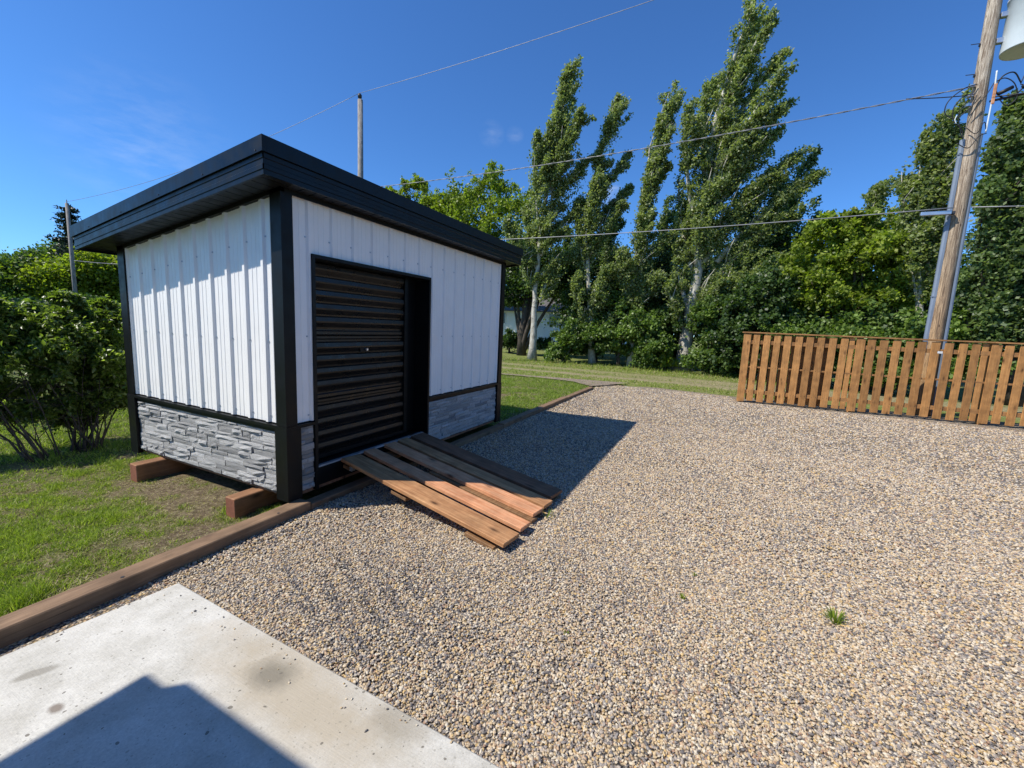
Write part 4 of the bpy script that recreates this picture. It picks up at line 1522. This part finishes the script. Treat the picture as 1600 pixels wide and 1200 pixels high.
poplar('leaning poplar with thin leafy top between the bright maple and the utility pole', 17.5,
       [(1440, 600), (1436, 500), (1434, 420), (1440, 340), (1460, 250), (1476, 195)],
       [(1452, 340, 1484, 190, .75), (1442, 370, 1446, 222, .7), (1430, 400, 1416, 262, .5), (1450, 430, 1475, 320, .85), (1434, 470, 1420, 370, .7), (1455, 330, 1490, 270, .5)],
       1.15, .14, depth=.6)
poplar('young poplar tip poking up above the bright green maple', 20.0,
       [(1335, 575), (1340, 480), (1345, 420), (1356, 350), (1370, 300)],
       [(1348, 400, 1373, 292, .50), (1350, 420, 1390, 335, .4), (1342, 450, 1322, 360, .6), (1346, 430, 1350, 340, .5)],
       1.2, .10)
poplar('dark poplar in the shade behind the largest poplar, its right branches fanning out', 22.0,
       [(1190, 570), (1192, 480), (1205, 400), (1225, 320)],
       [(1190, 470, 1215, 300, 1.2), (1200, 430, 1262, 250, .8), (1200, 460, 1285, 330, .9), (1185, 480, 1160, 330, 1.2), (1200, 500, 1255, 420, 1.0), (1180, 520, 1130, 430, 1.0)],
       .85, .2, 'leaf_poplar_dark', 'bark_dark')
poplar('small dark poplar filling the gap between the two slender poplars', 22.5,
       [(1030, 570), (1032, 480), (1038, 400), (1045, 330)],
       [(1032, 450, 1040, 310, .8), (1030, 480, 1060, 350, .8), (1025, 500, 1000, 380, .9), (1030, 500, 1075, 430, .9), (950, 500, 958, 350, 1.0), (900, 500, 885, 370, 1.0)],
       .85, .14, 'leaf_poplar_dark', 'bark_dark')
# the big dark poplar wall right of the pole
poplar('massive dark green tree behind the fence at the right edge', 16.8,
       [(1590, 600), (1588, 500), (1585, 400), (1592, 300), (1600, 200)],
       [(1565, 330, 1582, 172, .8), (1590, 330, 1610, 165, .9), (1545, 380, 1548, 225, .75), (1530, 430, 1522, 300, .7), (1560, 430, 1560, 280, 1.0), (1600, 400, 1640, 230, 1.2), (1540, 480, 1530, 360, .9),
        (1580, 480, 1600, 340, 1.2), (1560, 540, 1545, 420, 1.1), (1610, 540, 1640, 400, 1.3), (1520, 540, 1512, 430, .8), (1600, 590, 1590, 470, 1.2), (1650, 500, 1700, 300, 1.5), (1545, 590, 1530, 500, .9), (1640, 330, 1690, 150, 1.3)],
       1.0, .2, 'leaf_poplar_dark', 'bark_dark', size=.105, depth=.8, cat='tree', name='broadleaf_tree')


def spray_points(c, rad, n, cnt=20, lift=.5):
    out = []
    c = Vector(c)
    for k in range(cnt):
        d = Vector(rand_unit(1)[0])
        d.z = abs(d.z) * .8 - .15
        d.y -= .25
        d.normalize()
        S_ = c + d * rad * random.uniform(.1, .4)
        E_ = c + d * rad * random.uniform(.85, 1.35) - Vector((0, 0, random.uniform(0, .25) * rad))
        q, _ = plume_points(S_, E_, rad * random.uniform(.20, .32), int(n / cnt), (0, -.3, -.25), lift)
        out.append(q)
    return np.concatenate(out)


def broad(label, X, base, lobes, leaf, n, size=.13, bark='bark_dark', r0_=.14, clump=.26, name='broadleaf_tree', cat='tree', group=None, depthf=.85, spray=False):
    """lobes: (px, py, radius_m) in the plane x = X"""
    b = spot(base[0], base[1], X)
    root = thing(name, label, cat, (b.x, b.y, 0), 0, group)
    off = Vector((b.x, b.y, 0))
    allp = []
    tot = sum(l[2] ** 2 for l in lobes)
    top = Vector((0, 0, 0))
    for px, py, rad in lobes:
        c = spot(px, py, X) - off
        c.x += random.uniform(-.5, .5) * rad
        ni = int(n * rad * rad / tot)
        if spray:
            allp.append(spray_points(c, rad, int(ni * .8)))
            ni = int(ni * .2)
        allp.append(lobe_points(c, (rad * depthf, rad, rad * .85), ni, clump * min(1.4, max(.7, rad / 1.6))))
        st = Vector((random.uniform(-.1, .1), random.uniform(-.1, .1), .02))
        mid = Vector((c.x * .35, c.y * .35, c.z * .5))
        limb(bez(st, mid, c, 7), [r0_ * (.75 - .10 * i) for i in range(7)], 'limb', M[bark], root, 6)
        top = top + c
    top /= len(lobes)
    limb([Vector((0, 0, -.05)), Vector((0, 0, top.z * .35)), Vector((top.x * .5, top.y * .5, top.z * .8))], [r0_ * 1.3, r0_, r0_ * .5], 'trunk', M[bark], root, 9)
    q = np.concatenate(allp)
    q = q[q[:, 2] > .05]
    leaves('crown', q, size, M[leaf], root, .2)
    return root


broad('bright green maple with drooping sprays over the left part of the fence', 18.3, (1335, 590),
      [(1262, 430, 1.0), (1300, 385, 1.0), (1345, 400, 1.1), (1395, 375, .9), (1250, 475, .9), (1300, 460, 1.2), (1360, 460, 1.2), (1410, 450, 1.0), (1240, 510, .7), (1400, 400, .9), (1290, 360, .7), (1330, 355, .6)], 'leaf_bright', 40000, .115, spray=True)
broad('mid green shrubby tree directly behind the fence boards', 17.2, (1380, 605),
      [(1230, 530, .8), (1290, 530, 1.0), (1360, 525, 1.0), (1420, 525, .9), (1480, 520, .8), (1260, 570, .7), (1340, 575, .8), (1430, 575, .8), (1500, 570, .8)], 'leaf_mid', 26000, .12, spray=True)
broad('yellow green tree left of the poplars, its rounded top above the shed roof', 27.0, (760, 520),
      [(725, 315, 1.7), (765, 295, 1.6), (800, 335, 1.9), (745, 365, 2.2), (800, 400, 2.0), (700, 350, 1.5), (780, 430, 1.8)], 'leaf_bright', 36000, .16, clump=.34, spray=True)
broad('small yellowish tree top peeking over the black roof edge left of the rounded tree', 28.0, (660, 520),
      [(650, 295, .9), (675, 320, 1.2), (655, 335, 1.4), (700, 330, 1.0), (632, 320, .8), (640, 360, 1.8), (610, 300, .5)], 'leaf_yellow', 20000, .15, clump=.32, spray=True)
broad('dark tree with a black trunk in the shade behind the first poplar', 21.5, (814, 562),
      [(805, 430, 1.3), (835, 440, 1.2), (800, 465, 1.0), (865, 410, 1.2), (850, 450, .9), (825, 400, 1.2), (880, 440, .9)], 'leaf_dark', 26000, .14, r0_=.22)

# undergrowth along the verge: each bush its own
ug = 'bushes along the foot of the tree row'
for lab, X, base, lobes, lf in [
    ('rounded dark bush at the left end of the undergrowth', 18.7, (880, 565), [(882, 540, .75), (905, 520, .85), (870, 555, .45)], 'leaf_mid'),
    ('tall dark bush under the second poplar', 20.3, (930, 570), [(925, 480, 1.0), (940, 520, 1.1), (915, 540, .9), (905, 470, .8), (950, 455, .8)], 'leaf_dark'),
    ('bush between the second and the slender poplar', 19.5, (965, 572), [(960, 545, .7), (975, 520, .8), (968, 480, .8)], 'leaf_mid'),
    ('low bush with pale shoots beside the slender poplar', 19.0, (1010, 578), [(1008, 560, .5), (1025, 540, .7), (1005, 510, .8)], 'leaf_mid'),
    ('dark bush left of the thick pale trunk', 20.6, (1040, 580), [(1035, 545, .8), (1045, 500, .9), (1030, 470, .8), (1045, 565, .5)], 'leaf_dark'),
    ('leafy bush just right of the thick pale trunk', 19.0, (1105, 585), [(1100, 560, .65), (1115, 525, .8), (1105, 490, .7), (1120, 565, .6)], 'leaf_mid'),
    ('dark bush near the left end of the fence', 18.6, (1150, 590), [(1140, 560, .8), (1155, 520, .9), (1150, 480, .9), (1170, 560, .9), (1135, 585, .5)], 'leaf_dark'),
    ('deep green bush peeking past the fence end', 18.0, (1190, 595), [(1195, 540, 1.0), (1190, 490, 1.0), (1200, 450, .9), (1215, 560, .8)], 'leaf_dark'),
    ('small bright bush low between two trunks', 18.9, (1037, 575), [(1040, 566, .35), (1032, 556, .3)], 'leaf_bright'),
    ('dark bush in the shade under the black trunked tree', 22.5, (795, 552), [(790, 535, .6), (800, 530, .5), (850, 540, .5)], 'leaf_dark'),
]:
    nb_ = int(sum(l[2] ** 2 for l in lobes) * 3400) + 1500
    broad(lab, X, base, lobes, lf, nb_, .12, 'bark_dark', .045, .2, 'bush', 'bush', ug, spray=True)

# back rows: trees that only show as depth between the others
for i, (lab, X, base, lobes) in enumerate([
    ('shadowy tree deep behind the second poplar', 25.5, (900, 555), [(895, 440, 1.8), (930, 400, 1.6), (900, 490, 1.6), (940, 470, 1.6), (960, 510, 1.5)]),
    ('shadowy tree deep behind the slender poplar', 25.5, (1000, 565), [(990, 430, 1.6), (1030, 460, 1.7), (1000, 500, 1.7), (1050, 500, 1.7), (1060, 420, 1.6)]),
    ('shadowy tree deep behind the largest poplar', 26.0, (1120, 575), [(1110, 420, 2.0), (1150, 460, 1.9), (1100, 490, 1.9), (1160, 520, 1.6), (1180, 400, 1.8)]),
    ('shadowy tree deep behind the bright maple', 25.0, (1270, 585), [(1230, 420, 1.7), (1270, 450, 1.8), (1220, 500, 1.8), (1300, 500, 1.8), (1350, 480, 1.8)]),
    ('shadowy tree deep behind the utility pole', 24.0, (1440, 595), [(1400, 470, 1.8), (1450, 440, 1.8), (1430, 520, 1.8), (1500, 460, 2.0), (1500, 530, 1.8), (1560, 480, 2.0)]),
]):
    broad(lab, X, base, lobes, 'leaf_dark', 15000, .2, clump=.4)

# left background
def spotY(px, py, Y):
    d = fw + rt * ((px - 800) / F_PX) - up * ((py - 600) / F_PX)
    return EYE + d * (Y / d.y)


def broadY(label, Y, base, lobes, leaf, n, size, clump=.3, r0_=.15):
    b = spotY(base[0], base[1], Y)
    root = thing('broadleaf_tree', label, 'tree', (b.x, b.y, 0))
    off = Vector((b.x, b.y, 0))
    allp = []
    tot = sum(l[2] ** 2 for l in lobes)
    for px, py, rad in lobes:
        c = spotY(px, py, Y) - off
        c.y += random.uniform(-.5, .5) * rad
        allp.append(lobe_points(c, (rad, rad * .85, rad * .85), int(n * rad * rad / tot), clump))
        limb(bez(Vector((0, 0, 0)), Vector((c.x * .3, c.y * .3, c.z * .5)), c, 6), [r0_ * (.8 - .12 * i) for i in range(6)], 'limb', M['bark_dark'], root, 6)
    limb([Vector((0, 0, -.05)), Vector((0, 0, .8)), Vector((.05, 0, 1.4))], [r0_ * 1.3, r0_, r0_ * .7], 'trunk', M['bark_dark'], root, 9)
    q = np.concatenate(allp); q = q[q[:, 2] > .1]
    leaves('crown', q, size, M[leaf], root, .2)
    return root


broadY('bright green tree left of the shed, below the spruce', 36, (150, 490), [(95, 432, 1.5), (130, 418, 1.6), (165, 418, 1.6), (110, 450, 1.8), (155, 450, 1.8), (190, 435, 1.8), (195, 465, 1.8), (85, 440, 1.2), (215, 430, 1.8)], 'leaf_yellow', 42000, .17)
broadY('mid green tree at the far left edge of the photo', 38, (30, 490), [(45, 425, 1.3), (10, 445, 1.8), (50, 455, 1.6), (-20, 440, 2.4), (30, 470, 1.6), (80, 470, 1.6), (70, 408, .8), (55, 405, .7), (25, 425, 1.0)], 'leaf_mid', 32000, .18)
broadY('broad green tree behind the spruce base', 46, (90, 490), [(75, 412, 1.4), (110, 398, 1.5), (150, 405, 1.9), (60, 420, 1.6), (190, 410, 2.2), (130, 385, .9), (95, 390, .8)], 'leaf_mid', 24000, .22, .4)
broadY('dark shade tree behind the leafy shrubs', 30, (60, 500), [(30, 490, 1.1), (70, 492, 1.1), (110, 492, 1.2), (160, 492, 1.3), (0, 490, 1.1), (200, 495, 1.3)], 'leaf_dark', 18000, .16)

# spruce
sb = spotY(104, 312, 37)
spruce = thing('spruce_tree', 'dark pointed spruce rising beyond the left end of the roof', 'spruce', (sb.x, sb.y, 0))
stop = spotY(104, 312, 37).z
limb([Vector((0, 0, 0)), Vector((0, 0, stop * .5)), Vector((0, 0, stop))], [.25, .15, .02], 'trunk', M['bark_dark'], spruce, 8)
pts = []
z = stop * .32
while z < stop - .1:
    f = (stop - z) / (stop * .68)
    for k in range(8):
        an = random.uniform(0, 6.283)
        L = (f ** .85) * 1.75 * random.uniform(.6, 1.15) + .15
        m_ = int(40 + 70 * f)
        t = RNG.uniform(0, 1, m_)
        w_ = .10 + .25 * t * (1 - t) * L
        px_ = np.cos(an) * t * L + RNG.normal(size=m_) * w_ * .6
        py_ = np.sin(an) * t * L + RNG.normal(size=m_) * w_ * .6
        pz_ = z - .22 * L * np.sin(t * 2.2) + .20 * L * t ** 3 - np.abs(RNG.normal(size=m_)) * .10
        pts.append(np.stack([px_, py_, pz_], 1))
        if k < 3:
            limb([Vector((0, 0, z)), Vector((math.cos(an) * L * .5, math.sin(an) * L * .5, z - .15 * L)), Vector((math.cos(an) * L, math.sin(an) * L, z - .1 * L))], [.04, .025, .01], 'branch', M['bark_dark'], spruce, 4)
    z += .36
leaves('crown', np.concatenate(pts), .20, M['leaf_spruce'], spruce, .5, ratio=.22)

# ------------------------------------------------------------------ shrub by the shed (two clumps of stems)
def shrub(label, bx, by, stems, lobes, n, seed):
    lobes = [(a + .08 + .06 * (a - 1.9), b + .42 + .1 * (b - 6.3), c, d * 1.06) for a, b, c, d in lobes]
    rr = random.Random(seed)
    root = thing('leafy_shrub', label, 'shrub', (bx, by, -.055))
    ends = []
    for i in range(stems):
        an = rr.uniform(0, 6.283); rad = rr.uniform(.02, .16)
        S = Vector((math.cos(an) * rad, math.sin(an) * rad, -.02))
        lb = lobes[i % len(lobes)]
        E = Vector((lb[0] - bx + rr.uniform(-.5, .5) * lb[3], lb[1] - by + rr.uniform(-.5, .5) * lb[3], lb[2] + .055 + rr.uniform(-.4, .6) * lb[3]))
        C_ = S.lerp(E, .35) + Vector((rr.uniform(-.1, .1), rr.uniform(-.1, .1), rr.uniform(.05, .25)))
        pts = bez(S, C_, E, 9)
        pts = [p + Vector((rr.uniform(-.015, .015), rr.uniform(-.015, .015), 0)) for p in pts]
        r_ = rr.uniform(.005, .014)
        limb(pts, [r_ * (1 - .8 * k / 8) for k in range(9)], 'stem', M['twig'], root, 6)
        for k in range(6):
            p0 = pts[rr.randint(3, 7)]
            d_ = Vector((rr.uniform(-1, 1), rr.uniform(-1, 1), rr.uniform(-.1, 1.0))).normalized() * rr.uniform(.2, .5)
            limb([p0, p0 + d_ * .5 + Vector((0, 0, .02)), p0 + d_], [r_ * .35, r_ * .25, .002], 'twig', M['twig'], root, 4)
            ends.append(p0 + d_)
    allp = []
    tot = sum(l[3] ** 2 for l in lobes)
    for lx, ly, lz, rad in lobes:
        ni = int(n * rad * rad / tot)
        allp.append(spray_points((lx - bx, ly - by, lz + .055), rad * .88, int(ni * .8), 14))
        allp.append(lobe_points((lx - bx, ly - by, lz + .055), (rad * 1.1, rad * 1.1, rad), int(ni * .3), .10, 20, .3))
    q = np.concatenate(allp)
    q = q[q[:, 2] > .16]
    # two-sided folded leaves: two quads share the midrib
    N = len(q)
    tip = rand_unit(N) * .8 + np.array([0, 0, -.1]) + np.array([.1, -.3, 0]); tip /= np.linalg.norm(tip, axis=1, keepdims=True)
    nr = rand_unit(N) * .6 + np.array([-.2, .2, .8])
    side = np.cross(tip, nr); side /= np.linalg.norm(side, axis=1, keepdims=True)
    nn_ = np.cross(side, tip)
    s = RNG.uniform(.035, .072, (N, 1))
    V = np.empty((N, 8, 3))
    w_ = s * .24; fold = nn_ * s * .10
    V[:, 0] = q
    V[:, 1] = q + tip * s * .30 + side * w_ + fold
    V[:, 2] = q + tip * s * .65 + side * w_ * .8 + fold
    V[:, 3] = q + tip * s - nn_ * s * .08
    V[:, 4] = q + tip * s * .65 - side * w_ * .8 + fold
    V[:, 5] = q + tip * s * .30 - side * w_ + fold
    V[:, 6] = q + tip * s * .30
    V[:, 7] = q + tip * s * .65
    k = np.arange(N)[:, None] * 8
    F = np.concatenate([k + np.array([[0, 6, 1, 0]])[:, :3], ], 0)
    quads = np.concatenate([k + np.array([0, 1, 2, 7]), ], 0)
    faces = np.concatenate([k + np.array([6, 1, 2, 7]), k + np.array([5, 6, 7, 4])], 0)
    tris = np.concatenate([k + np.array([0, 1, 6]), k + np.array([0, 6, 5]), k + np.array([7, 2, 3]), k + np.array([4, 7, 3])], 0)
    me = bpy.data.meshes.new('foliage')
    nl = faces.size + tris.size
    me.vertices.add(N * 8); me.loops.add(nl); me.polygons.add(len(faces) + len(tris))
    me.vertices.foreach_set('co', V.reshape(-1).astype(np.float32))
    me.loops.foreach_set('vertex_index', np.concatenate([faces.reshape(-1), tris.reshape(-1)]).astype(np.int32))
    st = np.concatenate([np.arange(len(faces)) * 4, faces.size + np.arange(len(tris)) * 3]).astype(np.int32)
    me.polygons.foreach_set('loop_start', st)
    me.polygons.foreach_set('loop_total', np.concatenate([np.full(len(faces), 4), np.full(len(tris), 3)]).astype(np.int32))
    me.update(calc_edges=True)
    obj('crown', me, M['leaf_lilac'], root)
    return root


shrub('dense leafy shrub with dark stems beside the left wall of the shed', 2.06, 6.32, 26,
      [(1.9, 6.3, 1.10, .40), (2.3, 6.5, 1.05, .40), (2.55, 6.6, .92, .38), (2.1, 6.1, .88, .36), (1.75, 6.5, .95, .38), (2.2, 6.7, 1.22, .32), (2.65, 6.7, 1.02, .30), (2.35, 6.2, .70, .30),
       (1.95, 6.4, 1.42, .18), (2.25, 6.4, 1.36, .18), (2.6, 6.5, .62, .26), (2.05, 6.2, .45, .25), (2.45, 6.5, 1.40, .15), (2.3, 6.3, .42, .2), (1.95, 6.3, .65, .3), (2.5, 6.4, .78, .3), (2.1, 6.5, 1.60, .11), (2.5, 6.6, 1.55, .10), (1.85, 6.2, .45, .24), (2.3, 6.1, .5, .24), (2.65, 6.5, .45, .22), (2.0, 6.3, .25, .2)], 11500, 5)
shrub('shrub with forked slim stems at the left edge of the photo', 1.72, 6.22, 12,
      [(1.42, 6.2, 1.0, .34), (1.2, 6.5, 1.05, .40), (1.6, 6.4, 1.15, .30), (1.25, 6.3, .75, .26), (.95, 6.5, .9, .40), (1.62, 6.5, 1.38, .16), (1.35, 6.4, 1.28, .15), (1.5, 6.3, .6, .2), (1.2, 6.3, .7, .3), (1.5, 6.3, 1.5, .11), (1.15, 6.5, 1.42, .12), (1.5, 6.2, .42, .18), (1.0, 6.4, .55, .24)], 5600, 9)

# ------------------------------------------------------------------ grass
def in_shed(x, y):
    return (x > X0 + .06) & (x < X1 + .0) & (y > Y0 + .04) & (y < Y1)


def blades(x, y, z0, h, wdt, dry, name):
    N = len(x)
    ang = RNG.uniform(0, 6.283, N)
    lean = RNG.uniform(.2, 1.15, N)
    lean = np.where(dry > .3, lean * 3.5, lean); h = np.where(dry > .3, h * .45, h); wdt = np.where(dry > .3, wdt * 1.25, wdt)
    la = RNG.uniform(0, 6.283, N)
    base = np.stack([x, y, np.zeros(N) + z0], 1)
    tip = np.stack([np.cos(la) * lean * h, np.sin(la) * lean * h, h], 1)
    side = np.stack([np.cos(ang) * wdt, np.sin(ang) * wdt, np.zeros(N)], 1)
    V = np.empty((N, 3, 3), np.float32)
    V[:, 0] = base - side; V[:, 1] = base + side; V[:, 2] = base + tip
    me = bpy.data.meshes.new(name)
    me.vertices.add(N * 3); me.loops.add(N * 3); me.polygons.add(N)
    me.vertices.foreach_set('co', V.reshape(-1))
    me.loops.foreach_set('vertex_index', np.arange(N * 3, dtype=np.int32))
    me.polygons.foreach_set('loop_start', np.arange(0, N * 3, 3, dtype=np.int32))
    me.polygons.foreach_set('loop_total', np.full(N, 3, np.int32))
    a = me.attributes.new('dry', 'FLOAT', 'POINT')
    a.data.foreach_set('value', np.repeat(dry.astype(np.float32), 3))
    me.update(calc_edges=True)
    return tag(obj(name, me, M['grass']), kind='stuff')


def lawn_patch(x0, x1, y0, y1, dens, h, w_, name):
    N = int((x1 - x0) * (y1 - y0) * dens)
    x = RNG.uniform(x0, x1, N); y = RNG.uniform(y0, y1, N)
    keep = ~in_shed(x, y)
    d = dryness(x, y)
    keep &= RNG.uniform(0, 1, N) > d * .80
    x, y, d = x[keep], y[keep], d[keep]
    n_ = len(x)
    clump = .8 + .45 * vnoise(x + 3, y, 7) + .25 * vnoise(x, y, 19)
    hh_ = h * RNG.uniform(.4, 1.25, n_) * (1 - .62 * d) * np.clip(clump, .3, 2)
    lush = np.exp(-(((x - .80) / .17) ** 2 + ((y - 3.30) / .22) ** 2))
    hh_ = hh_ * (1 + .9 * lush)
    dr = (RNG.uniform(0, 1, n_) < d * .95 + .07).astype(float) * RNG.uniform(.6, 1, n_)
    return blades(x, y, lz(x, y), hh_, w_ * RNG.uniform(.6, 1.3, n_), dr, name)


tag(lawn_patch(.2, 3.2, 2.93, 5.6, 20000, .046, .0027, 'grass'), 'green and straw coloured lawn grass left of the shed in the foreground', 'grass')
tag(lawn_patch(-.5, 5.5, 5.6, 11, 3200, .065, .0045, 'grass'), 'lawn grass round the shrubs beside the shed', 'grass')
tag(lawn_patch(5.6, 12.0, 2.95, 9.5, 2600, .055, .006, 'grass'), 'bright lawn grass right of the shed towards the lane', 'grass')
N = 30000
x = RNG.uniform(12.7, 18.6, N); y = RNG.uniform(-2.5, 16, N)
a_ = np.sin(x * 1.3 + np.sin(y)) * np.sin(y * .9)
lane_m = (np.abs(x - 14.4) < .35) | (np.abs(x - 16.0) < .4) | ((np.abs(x - 15.2) < 1.1) & (y < 3.5) & (RNG.uniform(0, 1, N) < .7))
kp = ~lane_m
x, y = x[kp], y[kp]
verge = np.exp(-((x - 18.4) / .7) ** 2)
tag(blades(x, y, -.02, .05 * RNG.uniform(.4, 1.5, len(x)) * (1 + 2.0 * verge), .010 * RNG.uniform(.6, 1.4, len(x)), (RNG.uniform(0, 1, len(x)) < .38).astype(float), 'grass'), 'thin patchy grass and weeds on the lane verges', 'grass')

# weeds in the gravel
WP = [('small green weed tuft alone in the gravel at lower right', 2.753, -.74, .066, 60), ('faint tiny weed sprout in the middle of the gravel', 2.835, -.012, .022, 16),
      ('tiny weed sprout in the gravel nearest the camera', 1.917, .549, .018, 14), ('tiny weed sprout right of the nearest one', 2.542, .044, .026, 18), ('grass sprout at the outer end of the ramp', 3.13, 1.13, .07, 20)]
for lab, wx, wy, s, k in WP:
    mb = MB()
    for i in range(k):
        an = random.uniform(0, 6.283); r_ = random.uniform(0, s * .5)
        b_ = Vector((wx + math.cos(an) * r_, wy + math.sin(an) * r_, .0))
        t_ = Vector((math.cos(an) * s * random.uniform(.2, 1.0), math.sin(an) * s * random.uniform(.2, 1.0), s * random.uniform(.4, 1.1)))
        sd = Vector((-math.sin(an), math.cos(an), 0)) * .0028
        mb.add([b_ - sd, b_ + sd, b_ + t_ * .6 + sd * .8 + Vector((0, 0, .006)), b_ + t_, b_ + t_ * .6 - sd * .8 + Vector((0, 0, .006))], [(0, 1, 2, 4), (4, 2, 3)])
    w_ = mb.build('weed', M['leaf_bright'])
    tag(w_, lab, 'weed', 'weeds sprouting in the gravel')

# ------------------------------------------------------------------ gravel pebbles (instanced)
def pebble_field():
    def ring(r0__, r1__, dens, smin, smax):
        # sector in front of the camera with generous margins
        a0, a1 = YAW - R(66), YAW + R(68)
        area = .5 * (a1 - a0) * (r1__ ** 2 - r0__ ** 2)
        N = int(area * dens)
        rr_ = np.sqrt(RNG.uniform(r0__ ** 2, r1__ ** 2, N)); an = RNG.uniform(a0, a1, N)
        x_ = rr_ * np.cos(an); y_ = rr_ * np.sin(an)
        keep = (y_ < 2.79 + .010 * x_) & ~((x_ < 1.189 - .01475 * (2.612 - y_)) & (y_ < 2.615 + .09 * (1.187 - x_))) & (x_ > .2) & ((x_ > 1.12) | (y_ < 2))
        lim = 11.35 + .0 * y_
        keep &= (x_ < np.where(y_ > -.5, 12.2, lim))
        s_ = RNG.uniform(smin, smax, N)
        return x_[keep], y_[keep], s_[keep]
    xs_, ys_, ss_ = [], [], []
    for a in ((.8, 3.0, 15500, .0034, .0088), (3.0, 5.0, 9000, .0045, .0105), (5.0, 7.5, 4200, .006, .0125), (7.5, 12.5, 1100, .009, .016)):
        q = ring(*a)
        xs_.append(q[0]); ys_.append(q[1]); ss_.append(q[2])
    x_ = np.concatenate(xs_); y_ = np.concatenate(ys_); s_ = np.concatenate(ss_)
    # a few stray pebbles on the lane spill
    # loose stones strayed onto the slab rim
    k_s = 70
    t_ = RNG.uniform(0, 1, k_s)
    off_ = np.abs(RNG.normal(size=k_s)) * .05
    sx_ = np.where(t_ < .7, 1.15 - off_, RNG.uniform(-.2, 1.15, k_s)); sy_ = np.where(t_ < .7, RNG.uniform(-.5, 2.58, k_s), 2.66 - off_ * .5)
    n_main = len(x_)
    x_ = np.concatenate([x_, sx_]); y_ = np.concatenate([y_, sy_]); s_ = np.concatenate([s_, RNG.uniform(.0028, .007, k_s)])
    N = len(x_)
    mound = .006 * vnoise(x_, y_, 1.6) + .004 * vnoise(x_ + 3, y_, 5)
    mound += .010 * np.exp(-((y_ - 2.72) / .10) ** 2) * (x_ > 1.2)
    mound = np.maximum(mound, -.001)
    z_ = RNG.uniform(-.002, .007, N) + mound
    z_[n_main:] = .032
    me = bpy.data.meshes.new('gravel')
    me.vertices.add(N)
    me.vertices.foreach_set('co', np.stack([x_, y_, z_], 1).reshape(-1).astype(np.float32))
    a = me.attributes.new('scl', 'FLOAT_VECTOR', 'POINT')
    sc = np.stack([s_ * RNG.uniform(.75, 1.2, N), s_ * RNG.uniform(.55, 1.0, N), s_ * RNG.uniform(.4, .75, N)], 1)
    a.data.foreach_set('vector', sc.reshape(-1).astype(np.float32))
    a = me.attributes.new('rot', 'FLOAT_VECTOR', 'POINT')
    ro = np.stack([RNG.normal(size=N) * .35, RNG.normal(size=N) * .35, RNG.uniform(0, 6.283, N)], 1)
    a.data.foreach_set('vector', ro.reshape(-1).astype(np.float32))
    a = me.attributes.new('shade', 'FLOAT', 'POINT')
    sh = RNG.uniform(0, 1, N)
    # patches where darker stones have gathered
    dkp = (vnoise(x_, y_, 1.3) + .6 * vnoise(x_ + 7, y_, 3.1)) > .35
    sh = np.where(dkp & (RNG.uniform(0, 1, N) < .10), .60, sh)
    # scuffed tread marks beside the slab
    tm = np.exp(-(((x_ - 1.62) / .30) ** 2 + ((y_ - 1.65) / .55) ** 2)) * (np.sin((x_ * .9 - y_ * .45) * 46) > .1)
    sh = np.where(RNG.uniform(0, 1, N) < tm * .5, .60, sh)
    a.data.foreach_set('value', sh.astype(np.float32))
    o = obj('gravel', me, M['pebble'])
    ng = bpy.data.node_groups.new('pebbles', 'GeometryNodeTree')
    ng.interface.new_socket('Geometry', in_out='INPUT', socket_type='NodeSocketGeometry')
    ng.interface.new_socket('Geometry', in_out='OUTPUT', socket_type='NodeSocketGeometry')
    gi = ng.nodes.new('NodeGroupInput'); go = ng.nodes.new('NodeGroupOutput')
    ico = ng.nodes.new('GeometryNodeMeshIcoSphere'); ico.inputs['Subdivisions'].default_value = 2; ico.inputs['Radius'].default_value = 1.0
    sp_ = ng.nodes.new('GeometryNodeSetPosition')
    nz = ng.nodes.new('ShaderNodeTexNoise'); nz.inputs['Scale'].default_value = 1.3
    sb_ = ng.nodes.new('ShaderNodeVectorMath'); sb_.operation = 'SUBTRACT'; sb_.inputs[1].default_value = (.5, .5, .5)
    sl_ = ng.nodes.new('ShaderNodeVectorMath'); sl_.operation = 'SCALE'; sl_.inputs['Scale'].default_value = .9
    L = ng.links.new
    L(nz.outputs['Color'], sb_.inputs[0]); L(sb_.outputs[0], sl_.inputs[0]); L(sl_.outputs[0], sp_.inputs['Offset'])
    L(ico.outputs['Mesh'], sp_.inputs['Geometry'])
    sm = ng.nodes.new('GeometryNodeSetMaterial'); sm.inputs['Material'].default_value = M['pebble']
    L(sp_.outputs[0], sm.inputs[0])
    iop = ng.nodes.new('GeometryNodeInstanceOnPoints')
    def named(nm):
        nd = ng.nodes.new('GeometryNodeInputNamedAttribute'); nd.data_type = 'FLOAT_VECTOR'; nd.inputs['Name'].default_value = nm
        return nd.outputs[0]
    L(gi.outputs[0], iop.inputs['Points']); L(sm.outputs[0], iop.inputs['Instance'])
    e2r = ng.nodes.new('FunctionNodeEulerToRotation')
    L(named('rot'), e2r.inputs[0]); L(e2r.outputs[0], iop.inputs['Rotation'])
    L(named('scl'), iop.inputs['Scale'])
    L(iop.outputs[0], go.inputs[0])
    md = o.modifiers.new('pebbles', 'NODES'); md.node_group = ng
    tag(o, 'tan, grey and cream crushed stone covering the yard', 'gravel', kind='stuff')
    print('pebbles', N)


pebble_field()
print('objects', len(bpy.data.objects), 'faces', sum(len(o.data.loops) - 2 * len(o.data.polygons) for o in bpy.data.objects if o.type == 'MESH'))
